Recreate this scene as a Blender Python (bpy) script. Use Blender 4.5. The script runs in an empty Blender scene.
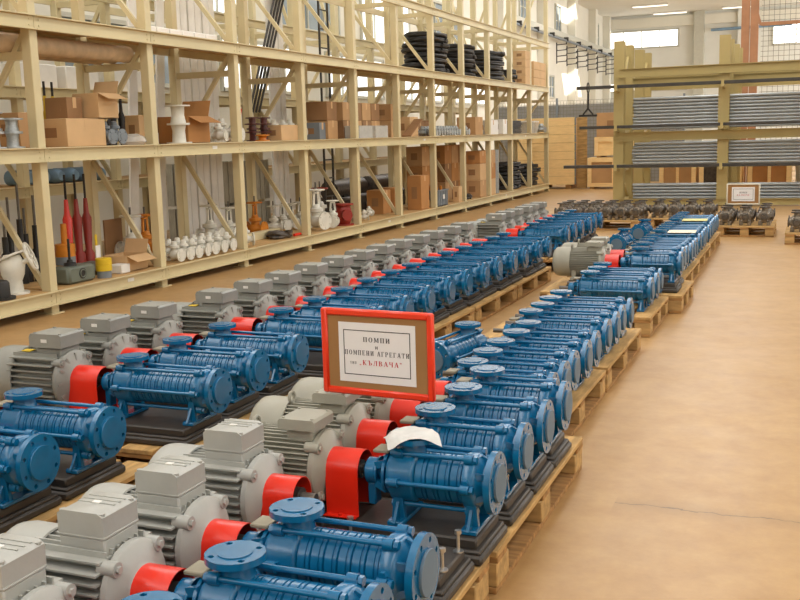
import bpy, math, random
from math import pi, sin, cos, radians as RAD
from mathutils import Vector, Matrix
rnd = random.Random(7)
S = bpy.context.scene
COL = S.collection
# ------------------------------------------------------------------ camera model (also used to read distances on known planes)
CAM_H, FOC = 1.5, 1014.0
def _ray(px, py): return Vector(((px-400)/FOC, -(py-300)/FOC, -1.0))
_d1 = _ray(815, 125).normalized()
_up = -_ray(570, 6700); _up.normalize(); _up = (_up - _up.dot(_d1)*_d1).normalized()
_xx = _d1.cross(_up)
RW = Matrix((_xx, _d1, _up))                      # camera -> world
CAMP = Vector((0, 0, CAM_H))
def at_z(px, py, z):
    d = RW @ _ray(px, py); return CAMP + d*((z-CAM_H)/d.z)
def at_y(px, py, y):
    d = RW @ _ray(px, py); return CAMP + d*(y/d.y)
def at_x(px, py, x):
    d = RW @ _ray(px, py); return CAMP + d*(x/d.x)
# ------------------------------------------------------------------ materials
def srgb(r, g, b):
    f = lambda c: (c/255/12.92) if c/255 <= .04045 else ((c/255+.055)/1.055)**2.4
    return (f(r), f(g), f(b), 1)
def mat(name, rgb, rough=.5, metal=0.0, var=.10, scale=9.0, bump=0.0, bscale=60, spec=.5, coat=0, alpha=None, trans=0, stretch=None):
    m = bpy.data.materials.new(name); m.use_nodes = True
    nt = m.node_tree; N = nt.nodes; L = nt.links
    b = N['Principled BSDF']
    c = srgb(*rgb)
    tc = N.new('ShaderNodeTexCoord'); src = tc.outputs['Object']
    if stretch:
        mp = N.new('ShaderNodeMapping'); mp.inputs['Scale'].default_value = stretch
        L.new(src, mp.inputs['Vector']); src = mp.outputs['Vector']
    nz = N.new('ShaderNodeTexNoise'); nz.inputs['Scale'].default_value = scale; nz.inputs['Detail'].default_value = 4
    L.new(src, nz.inputs['Vector'])
    rp = N.new('ShaderNodeValToRGB')
    lo, hi = 1-var*1.6, 1+var
    rp.color_ramp.elements[0].position = .3; rp.color_ramp.elements[1].position = .7
    rp.color_ramp.elements[0].color = (c[0]*lo, c[1]*lo, c[2]*lo, 1)
    rp.color_ramp.elements[1].color = (min(1, c[0]*hi), min(1, c[1]*hi), min(1, c[2]*hi), 1)
    L.new(nz.outputs['Fac'], rp.inputs['Fac']); L.new(rp.outputs['Color'], b.inputs['Base Color'])
    b.inputs['Roughness'].default_value = rough; b.inputs['Metallic'].default_value = metal
    b.inputs['Specular IOR Level'].default_value = spec
    if coat: b.inputs['Coat Weight'].default_value = coat; b.inputs['Coat Roughness'].default_value = .15
    if trans: b.inputs['Transmission Weight'].default_value = trans
    if alpha is not None: b.inputs['Alpha'].default_value = alpha
    if bump:
        n2 = N.new('ShaderNodeTexNoise'); n2.inputs['Scale'].default_value = bscale
        L.new(src, n2.inputs['Vector'])
        bp = N.new('ShaderNodeBump'); bp.inputs['Strength'].default_value = bump; bp.inputs['Distance'].default_value = .004
        L.new(n2.outputs['Fac'], bp.inputs['Height']); L.new(bp.outputs['Normal'], b.inputs['Normal'])
    return m
def emit(name, rgb, strength):
    m = bpy.data.materials.new(name); m.use_nodes = True
    b = m.node_tree.nodes['Principled BSDF']; c = srgb(*rgb)
    b.inputs['Base Color'].default_value = c; b.inputs['Emission Color'].default_value = c
    b.inputs['Emission Strength'].default_value = strength
    return m
M = {}
M['blue'] = mat('blue enamel', (8, 102, 148), .24, 0, .09, 14, .12, 45, .5, .4)
M['bluecap'] = mat('dull blue grey blanking face', (92, 116, 136), .5, 0, .06)
M['grey_l'] = mat('light grey motor paint', (170, 171, 165), .4, 0, .05, 10, .12, 70)
M['grey_b'] = mat('beige grey motor paint', (160, 158, 144), .4, 0, .05, 10, .12, 70)
M['grey_m'] = mat('mid grey motor paint', (142, 143, 136), .4, 0, .06, 10, .12, 70)
M['red'] = mat('red guard paint', (226, 42, 20), .33, 0, .05, 8, 0, 40, .5, .3)
M['base'] = mat('dark cast iron base', (60, 55, 50), .5, 0, .12, 9, .2, 50)
M['zinc'] = mat('zinc plated steel', (190, 190, 188), .3, .9, .06)
M['steel'] = mat('bare steel', (110, 106, 100), .35, .8, .12)
M['plate'] = mat('beige cover plate', (150, 142, 122), .6, 0, .1)
M['wood'] = mat('raw pine pallet wood', (190, 154, 100), .75, 0, .2, 5, .25, 30, .3, stretch=(1, 6, 6))
M['woody'] = mat('raw pine wood grain along y', (192, 154, 98), .75, 0, .2, 5, .25, 30, .3, stretch=(6, 1, 6))
M['woodd'] = mat('weathered pallet wood', (170, 128, 78), .8, 0, .24, 6, .25, 30, .3, stretch=(1, 6, 6))
M['rack'] = mat('cream rack paint', (212, 198, 156), .5, 0, .04, 3)
M['ply'] = mat('shelf board', (196, 158, 104), .7, 0, .12, 4, stretch=(5, 1, 5))
M['card'] = mat('brown cardboard', (190, 150, 104), .8, 0, .06, 4)
M['cardl'] = mat('pale cardboard', (208, 172, 126), .8, 0, .06, 4)
M['cardd'] = mat('dark cardboard', (152, 114, 76), .8, 0, .07, 4)
M['carto'] = mat('orange brown cardboard', (182, 130, 76), .8, 0, .07, 4)
M['white'] = mat('white valve paint', (222, 220, 208), .45, 0, .05, 12)
M['whitep'] = mat('white plastic', (232, 230, 224), .55, 0, .03)
M['wpaper'] = mat('white paper', (236, 234, 232), .8, 0, .015)
M['black'] = mat('black rubber', (34, 32, 30), .55, 0, .2)
M['dark'] = mat('dark cast metal', (84, 76, 68), .4, .4, .25, 20)
M['darkl'] = mat('brownish cast metal', (128, 118, 104), .38, .5, .3, 22)
M['galv'] = mat('galvanised steel', (176, 182, 184), .38, .55, .12, 12, stretch=(.4, 6, 6))
M['orange'] = mat('orange paint', (206, 126, 30), .45, 0, .08)
M['yellow'] = mat('yellow paint', (224, 190, 40), .45, 0, .06)
M['redm'] = mat('dark red paint', (150, 46, 34), .45, 0, .1)
M['maroon'] = mat('maroon glaze', (84, 34, 28), .3, 0, .1)
M['crategrey'] = mat('grey crate plastic', (122, 130, 136), .5, 0, .05)
M['teal'] = mat('green grey gearbox paint', (104, 112, 100), .45, 0, .08)
M['cloth'] = mat('grey cloth', (110, 104, 92), .9, 0, .12, 12, .5, 40)
M['clear'] = mat('clear wrapping film', (226, 226, 220), .25, 0, .05, 20, .6, 25, .5, alpha=.45)
M['kraft'] = mat('kraft wrapped tube', (212, 184, 148), .5, 0, .12, 9, .3, 18)
M['board'] = mat('brown mat board', (160, 118, 70), .8, 0, .04)
M['ink'] = mat('black ink', (40, 38, 40), .8, 0, .02)
M['inkred'] = mat('red ink', (200, 40, 50), .8, 0, .02)
M['frameRed'] = mat('bright red frame', (238, 56, 20), .35, 0, .04, 6, 0, 30, .5, .3)
M['frameW'] = mat('cream picture frame', (226, 220, 200), .5, 0, .03)
M['wallw'] = mat('white plaster', (226, 222, 208), .85, 0, .03, 1.5)
M['wallg'] = mat('far wall panels', (226, 226, 218), .85, 0, .03, 1.2)
M['ceil'] = mat('ceiling panels', (232, 230, 220), .85, 0, .02, 1)
M['pilaster'] = mat('grey white pilaster', (196, 194, 180), .8, 0, .03)
M['darkbar'] = mat('dark steel bar', (72, 70, 66), .5, .4, .15)
M['bluem'] = mat('faded blue plastic', (120, 150, 176), .5, 0, .08)
M['wgrey'] = mat('grey weathered wood', (170, 164, 146), .85, 0, .12, 8, stretch=(5, 5, 1))
M['mesh'] = mat('dark fence wire', (128, 120, 102), .6, .2, .1)
M['rust'] = mat('terracotta paint', (176, 126, 90), .6, 0, .1, 3)
M['winglass'] = mat('grey blue window glass', (140, 154, 162), .15, 0, .06, 2)
M['winlit'] = emit('daylit window glass', (250, 250, 248), 2.6)
M['pine'] = mat('pale pine planks', (250, 216, 156), .7, 0, .05, 5, .2, 30, .3, stretch=(1, 6, 6))
M['paperg'] = mat('crumpled off white paper', (208, 208, 204), .8, 0, .05, 30, .5, 40)
M['rack_shaded'] = mat('shaded cream rack paint', (182, 164, 108), .5, 0, .04, 3)  # cream of the racks, darkened: the pipe rack's shade is put into the colour
M['winlit2'] = emit('bright window glass of the side wall', (244, 248, 250), 1.3)
M['fencegrey'] = mat('grey fence sheet', (150, 150, 146), .7, 0, .05)
M['cream'] = mat('cream paper', (232, 228, 206), .8, 0, .02)
M['creamy'] = mat('yellowish paper', (214, 208, 140), .8, 0, .02)
M['lamp'] = emit('fluorescent tube', (255, 250, 235), 1.8)
# ------------------------------------------------------------------ mesh builder
class MB:
    def __init__(s): s.v = []; s.f = []; s.xf = None
    def add(s, vs, fs):
        b = len(s.v)
        if s.xf is not None: vs = [tuple(s.xf @ Vector(p)) for p in vs]
        s.v += [tuple(p) for p in vs]; s.f += [tuple(b+i for i in q) for q in fs]
    def box(s, c, d, ch=0.0, rz=0.0, R=None):
        hx, hy, hz = d[0]/2, d[1]/2, d[2]/2
        if ch <= 0:
            vs = [(x, y, z) for x in (-hx, hx) for y in (-hy, hy) for z in (-hz, hz)]
            fs = [(0,1,3,2),(4,6,7,5),(0,4,5,1),(2,3,7,6),(0,2,6,4),(1,5,7,3)]
        else:
            ch = min(ch, hx*.9, hy*.9, hz*.9)
            vs = []; idx = {}
            for sx in (-1,1):
                for sy in (-1,1):
                    for sz in (-1,1):
                        for k in range(3):
                            p = [sx*hx, sy*hy, sz*hz]
                            for j in range(3):
                                if j != k: p[j] -= (sx,sy,sz)[j]*ch
                            idx[(sx,sy,sz,k)] = len(vs); vs.append(tuple(p))
            fs = []
            for k in range(3):
                a, b = (k+1)%3, (k+2)%3
                for sg in (-1,1):
                    q = []
                    for (u, w) in ((-1,-1),(1,-1),(1,1),(-1,1)):
                        t = [0,0,0]; t[k] = sg; t[a] = u; t[b] = w; q.append(idx[(t[0],t[1],t[2],k)])
                    fs.append(tuple(q) if sg > 0 else tuple(reversed(q)))
            for k in range(3):
                a, b = (k+1)%3, (k+2)%3
                for sa in (-1,1):
                    for sb in (-1,1):
                        def I(sk, face):
                            t = [0,0,0]; t[k] = sk; t[a] = sa; t[b] = sb; return idx[(t[0],t[1],t[2],face)]
                        q = [I(-1,a), I(1,a), I(1,b), I(-1,b)]
                        fs.append(tuple(q) if sa*sb < 0 else tuple(reversed(q)))
            for sx in (-1,1):
                for sy in (-1,1):
                    for sz in (-1,1):
                        q = [idx[(sx,sy,sz,k)] for k in range(3)]
                        fs.append(tuple(q) if sx*sy*sz > 0 else tuple(reversed(q)))
        if rz or R is not None:
            mm = R if R is not None else Matrix.Rotation(rz, 3, 'Z')
            vs = [tuple(mm @ Vector(p)) for p in vs]
        s.add([(p[0]+c[0], p[1]+c[1], p[2]+c[2]) for p in vs], fs); return s
    def bar(s, p0, p1, w, h, roll=0):
        p0, p1 = Vector(p0), Vector(p1); d = p1-p0; L = d.length; d.normalize()
        up = Vector((0,0,1)) if abs(d.z) < .95 else Vector((1,0,0))
        x = d.cross(up).normalized(); y = x.cross(d)
        vs = [p0 + x*a*w/2 + y*b*h/2 + d*t for t in (0, L) for a, b in ((-1,-1),(1,-1),(1,1),(-1,1))]
        s.add(vs, [(3,2,1,0),(4,5,6,7)]+[(i,(i+1)%4,(i+1)%4+4,i+4) for i in range(4)]); return s
    def _frame(s, d):
        d = Vector(d).normalized(); up = Vector((0,0,1)) if abs(d.z) < .9 else Vector((1,0,0))
        x = up.cross(d).normalized(); return x, d.cross(x), d
    def lathe(s, o, axis, prof, n=24, cap0=True, cap1=True):
        x, y, d = s._frame(axis); o = Vector(o); vs = []; fs = []
        for (t, r) in prof:
            for i in range(n):
                a = 2*pi*i/n; vs.append(o + d*t + (x*cos(a)+y*sin(a))*r)
        for k in range(len(prof)-1):
            for i in range(n):
                j = (i+1)%n; fs.append((k*n+i, k*n+j, (k+1)*n+j, (k+1)*n+i))
        if cap0: fs.append(tuple(reversed(range(n))))
        if cap1: b = (len(prof)-1)*n; fs.append(tuple(range(b, b+n)))
        s.add(vs, fs); return s
    def cyl(s, p0, p1, r, r1=None, n=16, cap=True):
        p0, p1 = Vector(p0), Vector(p1); d = p1-p0
        return s.lathe(p0, d, [(0, r), (d.length, r if r1 is None else r1)], n, cap, cap)
    def tube(s, pts, r, n=8, closed=False):
        P = [Vector(p) for p in pts]; m = len(P); vs = []; fs = []
        prev = None
        for i in range(m):
            a = P[(i-1)%m] if (closed or i > 0) else P[i]; b = P[(i+1)%m] if (closed or i < m-1) else P[i]
            d = (b-a).normalized()
            if prev is None:
                x = Vector((0,0,1)).cross(d) if abs(d.z) < .9 else Vector((1,0,0)).cross(d)
            else: x = prev - d*prev.dot(d)
            x.normalize(); prev = x; y = d.cross(x)
            for k in range(n):
                t = 2*pi*k/n; vs.append(P[i] + (x*cos(t)+y*sin(t))*r)
        for i in range(m if closed else m-1):
            for k in range(n):
                j = (k+1)%n; i2 = (i+1)%m; fs.append((i*n+k, i*n+j, i2*n+j, i2*n+k))
        if not closed: fs += [tuple(reversed(range(n))), tuple(range((m-1)*n, m*n))]
        s.add(vs, fs); return s
    def ring(s, c, axis, R, r, n=24, k=8):
        x, y, d = s._frame(axis); c = Vector(c)
        return s.tube([c + (x*cos(2*pi*i/n)+y*sin(2*pi*i/n))*R for i in range(n)], r, k, True)
    def prism(s, poly, o, ex, ey, ez, h):
        o, ex, ey, ez = Vector(o), Vector(ex), Vector(ey), Vector(ez); n = len(poly)
        vs = [o+ex*a+ey*b for a, b in poly] + [o+ex*a+ey*b+ez*h for a, b in poly]
        s.add(vs, [tuple(reversed(range(n))), tuple(range(n, 2*n))]+[(i,(i+1)%n,(i+1)%n+n,i+n) for i in range(n)]); return s
    def flange(s, c, axis, R, t, ri, nb, rh, rb=None, seg=40):
        """bolted flange plate with real bolt holes and a raised face; c = centre of the back face"""
        x, y, d = s._frame(axis); c = Vector(c); rb = rb or (R+ri)/2
        s.lathe(c, d, [(0, R), (t, R)], seg, False, False)
        s.lathe(c, d, [(0, ri), (t+.003, ri), (t+.003, ri*.985)], seg, True, True)
        st = 2*pi/nb; q = 5
        for b in range(nb):
            a0 = b*st; a1 = a0+st; am = a0+st/2; hc = (rb*cos(am), rb*sin(am)); bd = []
            for i in range(q): a = a0+(a1-a0)*i/(q-1); bd.append((R*cos(a), R*sin(a)))
            bd.append((rb*cos(a1), rb*sin(a1)))
            for i in range(q): a = a1-(a1-a0)*i/(q-1); bd.append((ri*cos(a), ri*sin(a)))
            bd.append((rb*cos(a0), rb*sin(a0)))
            m = len(bd); hp = []
            for (u, w) in bd:
                l = math.hypot(u-hc[0], w-hc[1]); hp.append((hc[0]+(u-hc[0])/l*rh, hc[1]+(w-hc[1])/l*rh))
            P = lambda uv, h: c + x*uv[0] + y*uv[1] + d*h
            vs = [P(p, t) for p in bd]+[P(p, t) for p in hp]+[P(p, 0) for p in bd]+[P(p, 0) for p in hp]
            fs = []
            for i in range(m):
                j = (i+1)%m
                fs += [(i, j, m+j, m+i), (2*m+j, 2*m+i, 3*m+i, 3*m+j), (m+i, m+j, 3*m+j, 3*m+i)]
            s.add(vs, fs)
        return s
    def build(s, name, m, parent=None, angle=38):
        me = bpy.data.meshes.new(name); me.from_pydata(s.v, [], s.f); me.update()
        me.materials.append(M[m] if isinstance(m, str) else m)
        me.polygons.foreach_set('use_smooth', [True]*len(me.polygons)); me.set_sharp_from_angle(angle=RAD(angle))
        o = bpy.data.objects.new(name, me); COL.objects.link(o)
        if parent is not None: o.parent = parent
        return o
def tag(o, label=None, cat=None, group=None, kind=None):
    for k, v in (('label', label), ('category', cat), ('group', group), ('kind', kind)):
        if v: o[k] = v
    return o
def thing(name, label, cat, loc=(0,0,0), rz=0, group=None):
    o = bpy.data.objects.new(name, None); COL.objects.link(o); o.empty_display_size = .1
    o.location = loc; o.rotation_euler = (0, 0, rz); return tag(o, label, cat, group)
KIDS = {}
def copy_tree(o, parent=None):
    c = o.copy(); COL.objects.link(c); c.parent = parent
    for ch in o.children: copy_tree(ch, c)
    return c
USED = set()
def place(proto, loc, rz, label, group=None, cat=None, scale=None):
    """the first call stands the source itself, later calls stand copies with their own label"""
    if proto.name in USED: o = copy_tree(proto)
    else: o = proto; USED.add(proto.name)
    o.location = loc; o.rotation_euler = (0, 0, rz)
    if scale: o.scale = (scale,)*3 if not isinstance(scale, tuple) else scale
    tag(o, label, cat, group); return o
def struct(name, mb, m): return tag(mb.build(name, m), kind='structure')
ORD = 'first second third fourth fifth sixth seventh eighth ninth tenth eleventh twelfth thirteenth fourteenth fifteenth sixteenth seventeenth eighteenth nineteenth twentieth'.split()
# ------------------------------------------------------------------ multistage pumps and motors
HA = .15      # shaft height above the feet
def pump_parts(parent, Ld, name='pump_casing', cap='bluecap'):
    """blue multistage pump: origin under the centre of the upper flange, shaft along +x, suction face at x = Ld"""
    b = MB(); ax = (1,0,0); o = (0,0,HA); n = 28
    # suction side casing and stages with grooves
    b.lathe(o, ax, [(-.075,.055),(-.07,.074),(-.058,.080),(-.054,.091),(.022,.091),(.027,.087),(.032,.076)], n)
    x0, x1 = .032, Ld-.105; ns = max(3, round((x1-x0)/.037)); st = (x1-x0)/ns; pr = []
    for i in range(ns):
        a = x0+i*st; pr += [(a,.0735),(a+.003,.0805),(a+st*.60,.0805),(a+st*.63,.0765),(a+st*.70,.0765),(a+st*.73,.0805),(a+st-.003,.0805),(a+st,.0735)]
    b.lathe(o, ax, pr, n)
    b.lathe(o, ax, [(x1,.08),(x1+.004,.092),(x1+.036,.093),(x1+.044,.088),(x1+.056,.074),(x1+.066,.066),(Ld-.024,.066),(Ld-.02,.07)], n)
    # branch to the upper flange
    b.lathe((0,0,HA+.05), (0,0,1), [(0,.062),(.025,.052),(.05,.044),(.064,.044),(.072,.054)], 20)
    b.box((-.012,0,HA+.055), (.085,.11,.05), .014)
    # lugs that carry the six tie rods
    RA = [k*pi/3 for k in range(6)]
    for a in RA:
        for xx in (-.030, x1+.020):
            if abs(a-pi/2) < .2 and xx < 0: continue
            b.bar((xx, cos(a)*.07, HA+sin(a)*.07), (xx, cos(a)*.099, HA+sin(a)*.099), .034, .028)
            b.cyl((xx-.014, cos(a)*.099, HA+sin(a)*.099), (xx+.014, cos(a)*.099, HA+sin(a)*.099), .0165, n=10)
    # ribs on the suction cover
    for k in range(6):
        a = k*pi/3+pi/6; b.bar((x1+.045, cos(a)*.08, HA+sin(a)*.08), (Ld-.026, cos(a)*.064, HA+sin(a)*.064), .012, .02)
    b.cyl((.03,.086,HA+.02), (.03,.1,HA+.02), .011, n=6); b.cyl((x1+.02,-.086,HA+.02), (x1+.02,-.1,HA+.02), .011, n=6)
    c = b.build(name, 'blue', parent)
    f = MB().flange((0,0,HA+.119), (0,0,1), .075, .017, .044, 4, .0085, .06).build('discharge_flange', 'blue', c)
    f = MB().flange((Ld-.024,0,HA), ax, .103, .021, .066, 8, .0085, .085).build('suction_flange', 'blue', c)
    MB().lathe((Ld+.0002,0,HA), ax, [(0,.063),(.0045,.063),(.007,.0618)], 28).build('blanking_plate', cap, f)
    for a in RA:
        y_, z_ = cos(a)*.099, HA+sin(a)*.099
        r = MB().cyl((-.046,y_,z_), (x1+.032,y_,z_), .0078, n=10)
        for xx in (-.056, x1+.036): r.cyl((xx,y_,z_), (xx+.012,y_,z_), .0135, n=6)
        r.build('tie_rod', 'blue', c)
    for xx in (-.03, x1-.018 if cap == 'blue' else x1+.03):
        q = MB()
        q.box((xx,0,.008), (.056,.205,.016), .003)
        for sy in (-1,1):
            q.prism([(-.024,0),(.024,0),(.014,.09),(-.014,.09)], (xx,sy*.058-.008,.014), (1,0,0), (0,0,1), (0,1,0), .016)
            q.bar((xx,sy*.062,.016), (xx,sy*.098,.016), .05, .004)
            q.prism([(0,0),(.042,0),(0,.06)], (xx-.005,sy*.068,.014), (0,sy,0), (0,0,1), (1,0,0), .01)
            q.cyl((xx,sy*.088,.016), (xx,sy*.088,.026), .011, n=6)
        q.build('pump_foot', 'blue', c)
    q = MB()
    q.lathe(o, ax, [(-.168,.018),(-.166,.036),(-.158,.045),(-.128,.045),(-.123,.051),(-.116,.051)], 20)
    for k in range(4):
        a = k*pi/2+pi/4; q.bar((-.118,cos(a)*.044,HA+sin(a)*.044), (-.075,cos(a)*.064,HA+sin(a)*.064), .02, .024)
    q.lathe(o, ax, [(-.09,.05),(-.088,.072),(-.078,.072)], 20)
    q.cyl((-.118,0,HA), (-.08,0,HA), .024, n=12)
    q.box((-.143,0,HA-.075), (.03,.05,.08), .005)
    q.build('bearing_bracket', 'blue', c)
    MB().box((-.102,0,HA+.079), (.056,.07,.012), .003).build('beige_cover', 'plate', c)
    MB().cyl((-.24,0,HA), (-.165,0,HA), .014, n=12).build('shaft_end', 'steel', c)
    return c
def motor_parts(parent, kind, xs, colour):
    """xs = x of the drive end shield face; the motor runs to -x from there"""
    ax = (1,0,0); o = (xs,0,HA)
    if kind == 'A':  R, L, FL = .143, .27, .165
    elif kind == 'N': R, L, FL = .126, .25, .135
    else: R, L, FL = .124, .27, .14
    b = MB(); b.lathe(o, ax, [(-.03-L,R*.82),(-.03,R*.82)], 28)
    if kind == 'R' :
        nf = 44
        for i in range(nf):
            a = 2*pi*i/nf; cr, sr = cos(a), sin(a)
            b.bar((xs-.034-L*.98,cr*R*.9,HA+sr*R*.9), (xs-.034,cr*R*.9,HA+sr*R*.9), .006 if abs(cr) < .7 else R*.22, R*.22 if abs(cr) < .7 else .006) if False else None
            x0 = xs-.034-L*.98; x1 = xs-.034; t = .0035
            vs = []
            for xx in (x0, x1):
                for rr in (R*.78, R*1.0):
                    for s_ in (-1,1): vs.append((xx, cr*rr-sr*t*s_*.6, HA+sr*rr+cr*t*s_*.6))
            b.add(vs, [(0,1,3,2),(4,6,7,5),(2,3,7,6),(0,2,6,4),(1,5,7,3)])
    else:
        nz = 9
        for i in range(-nz//2+1, nz//2+1):
            zz = i*R*.205
            y0 = math.sqrt(max(0, (R*.8)**2-zz*zz)); y1 = R*.98 if abs(zz) < R*.7 else R*.84
            for sy in (-1,1): b.box((xs-.034-L/2, sy*(y0+y1)/2, HA+zz), (L*.97, y1-y0+.004, .0055), 0)
        for i in range(-3,4):
            yy = i*R*.2; z0 = math.sqrt((R*.8)**2-yy*yy)
            b.box((xs-.034-L/2, yy, HA-(z0+R*.97)/2), (L*.97,.0055,R*.97-z0+.004)); b.box((xs-.034-L/2, yy, HA+(z0+R*.95)/2), (L*.97,.0055,R*.95-z0+.004))
    m = b.build('motor', colour, parent)
    q = MB()   # drive end shield with four bolt bosses and hub
    q.lathe(o, ax, [(-.034,R*.97),(-.03,R*1.0),(-.014,R*1.0),(-.006,R*.94),(.008,R*.6),(.016,R*.5),(.032,R*.42),(.036,R*.36)], 28)
    for k in range(4):
        a = pi/4+k*pi/2; q.cyl((xs-.05,cos(a)*R*.97,HA+sin(a)*R*.97), (xs+.002,cos(a)*R*.97,HA+sin(a)*R*.97), .02, n=10); q.cyl((xs,cos(a)*R*.97,HA+sin(a)*R*.97), (xs+.01,cos(a)*R*.97,HA+sin(a)*R*.97), .010, n=6)
    if kind == 'A':
        for k in range(12): a = k*pi/6; q.bar((xs+.002,cos(a)*R*.5,HA+sin(a)*R*.5), (xs-.004,cos(a)*R*.92,HA+sin(a)*R*.92), .008, .012)
    q.build('end_shield', colour, m)
    q = MB(); xe = xs-.03-L
    q.lathe((xe,0,HA), (-1,0,0), [(-.02,R*.99),(-.018,R*1.03),(FL*.62,R*1.03),(FL*.8,R*.99),(FL*.93,R*.86),(FL,R*.6),(FL,.03)], 32, False, True)
    q.build('fan_cover', colour, m)
    q = MB()
    for xx in (xs-.07, xs-L+.02):
        for sy in (-1,1): q.box((xx,sy*R*.78,R*.0+.012), (.05,.06,.024), .004); q.box((xx,sy*R*.66,.05), (.04,.03,.08), .004)
    q.build('motor_foot', colour, m)
    if kind == 'A':
        q = MB(); xc = xs-.10; z0 = HA+R*.8
        q.box((xc,0,z0+.02), (.15,.14,.06), .008)
        t = q.build('terminal_box', colour, m)
        q = MB(); q.prism([(-.10,.0),(.09,.0),(.09,.058),(.08,.066),(-.09,.066),(-.10,.05)], (xc,-.085,z0+.052), (1,0,0), (0,0,1), (0,1,0), .17)
        for sx in (-1,1):
            for sy in (-1,1): q.cyl((xc+sx*.075,sy*.07,z0+.115), (xc+sx*.075,sy*.07,z0+.122), .008, n=8)
        q.build('terminal_lid', colour, m)
        MB().box((xc-.01,-.0865,z0+.085), (.034,.002,.016)).build('rating_plate', 'whitep', m)
        MB().box((xs-L+.03,-.05,HA+R*.985), (.05,.04,.004)).build('yellow_sticker', 'yellow', m)
        MB().ring((xs-L+.01,0,HA+R*.98), (0,1,0), .018, .006, 12, 6).cyl((xs-L+.01,0,HA+R*.75), (xs-L+.01,0,HA+R*.88), .01, n=8).build('lifting_eye', colour, m)
    elif kind == 'N':
        q = MB(); xc = xs-.118; z0 = HA+R*.63
        q.box((xc,0,z0+.035), (.142,.138,.07), .005)
        q.build('terminal_box', colour, m)
        q = MB(); q.box((xc,0,z0+.073), (.146,.142,.007), .002); zl = z0+.075
        q.prism([(-.07,0),(.07,0),(.07,.052),(.054,.062),(-.054,.062),(-.07,.052)], (xc,-.07,zl), (1,0,0), (0,0,1), (0,1,0), .14)
        for k in (-1,0,1): q.box((xc,k*.022+.02,zl+.0625), (.112,.006,.003))
        for sx in (-1,1):
            for sy in (-1,1): q.cyl((xc+sx*.06,sy*.058,zl+.05), (xc+sx*.06,sy*.058,zl+.06), .009, n=8)
        q.build('terminal_lid', colour, m)
        MB().box((xc,0,zl+.064), (.022,.014,.003)).build('rating_plate', 'whitep', m)
    else:
        q = MB(); xc = xs-.085; z0 = HA+R*.85
        q.box((xc,-.012,z0+.012), (.10,.11,.05), .006); q.build('terminal_box', colour, m)
        q = MB(); q.prism([(-.07,0),(.07,0),(.07,.03),(.062,.038),(-.062,.038),(-.07,.03)], (xc,-.086,z0+.036), (1,0,0), (0,0,1), (0,1,0), .148)
        for sx in (-1,1):
            for sy in (-1,1): q.cyl((xc+sx*.055,-.012+sy*.06,z0+.07), (xc+sx*.055,-.012+sy*.06,z0+.078), .006, n=8)
        q.build('terminal_lid', colour, m)
        MB().ring((xs-L-.005,-R*.2,HA+R*1.12), (1,0,0), .02, .007, 14, 6).cyl((xs-L-.005,-R*.2,HA+R*.8), (xs-L-.005,-R*.2,HA+R*.98), .012, n=8).build('lifting_eye', colour, m)
    q = MB(); q.cyl((xs+.02,0,HA), (xs+.075,0,HA), .032, n=18); q.cyl((xs+.078,0,HA), (xs+.12,0,HA), .032, n=18); q.cyl((xs+.12,0,HA), (xs+.17,0,HA), .018, n=12)
    for k in range(3): a = k*2.09+.4; q.cyl((xs+.12,cos(a)*.022,HA+sin(a)*.022), (xs+.124,cos(a)*.022,HA+sin(a)*.022), .005, n=6)
    q.build('shaft_coupling', 'steel', m)
    return m
def guard_part(parent, x0, x1, r, tall):
    q = MB(); n = 16; t = .003; zb = .004
    outer = [(-r, zb-HA)] + [(-r*cos(pi*i/n), r*sin(pi*i/n)) for i in range(n+1)] + [(r, zb-HA)]
    ri = r-t
    inner = [(-ri, zb-HA)] + [(-ri*cos(pi*i/n), ri*sin(pi*i/n)) for i in range(n+1)] + [(ri, zb-HA)]
    m = len(outer)
    vs = [(x, y, HA+z) for x in (x0,x1) for (y,z) in outer+inner]; k = 2*m; fs = []
    for i in range(m-1):
        fs += [(i,k+i,k+i+1,i+1), (m+i+1,k+m+i+1,k+m+i,m+i), (i,i+1,m+i+1,m+i), (k+i+1,k+i,k+m+i,k+m+i+1)]
    fs += [(0,m,k+m,k), (m-1,k+m-1,k+2*m-1,2*m-1)]
    q.add(vs, fs)
    for sy in (-1,1):
        q.box(((x0+x1)/2, sy*(r+.014), .0055), (x1-x0,.03,.003)); q.cyl(((x0+x1)/2, sy*(r+.016), .007), ((x0+x1)/2, sy*(r+.016), .014), .008, n=6)
    return q.build('coupling_guard', 'red', parent)
def base_part(parent, xa, xb, w, xg, empty=False):
    q = MB()
    q.box(((xa+xb)/2,0,-.063), (xb-xa,w,.032), .008)
    q.box(((xa+xb)/2,0,-.042), (xb-xa-.02,w-.02,.016), .005)
    q.box(((xg+.02+xb)/2,0,-.019), (xb-xg-.07,w-.05,.036), .006)
    q.box(((xa+xg-.02)/2,0,-.019), (xg-xa-.07,w-.05,.036), .006)
    q.box((xg,0,-.02), (.12,w*.5,.036), .004)
    c = q.build('base_plate', 'base', parent)
    return c
def bolt_part(parent, x, y, z0, h):
    q = MB(); q.cyl((x,y,z0), (x,y,z0+.004), .017, n=14); q.cyl((x,y,z0+.004), (x,y,z0+h-.012), .0055, n=8); q.cyl((x,y,z0+h-.012), (x,y,z0+h), .011, n=6)
    return q.build('foundation_bolt', 'zinc', parent)
BASE_H = .08
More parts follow.
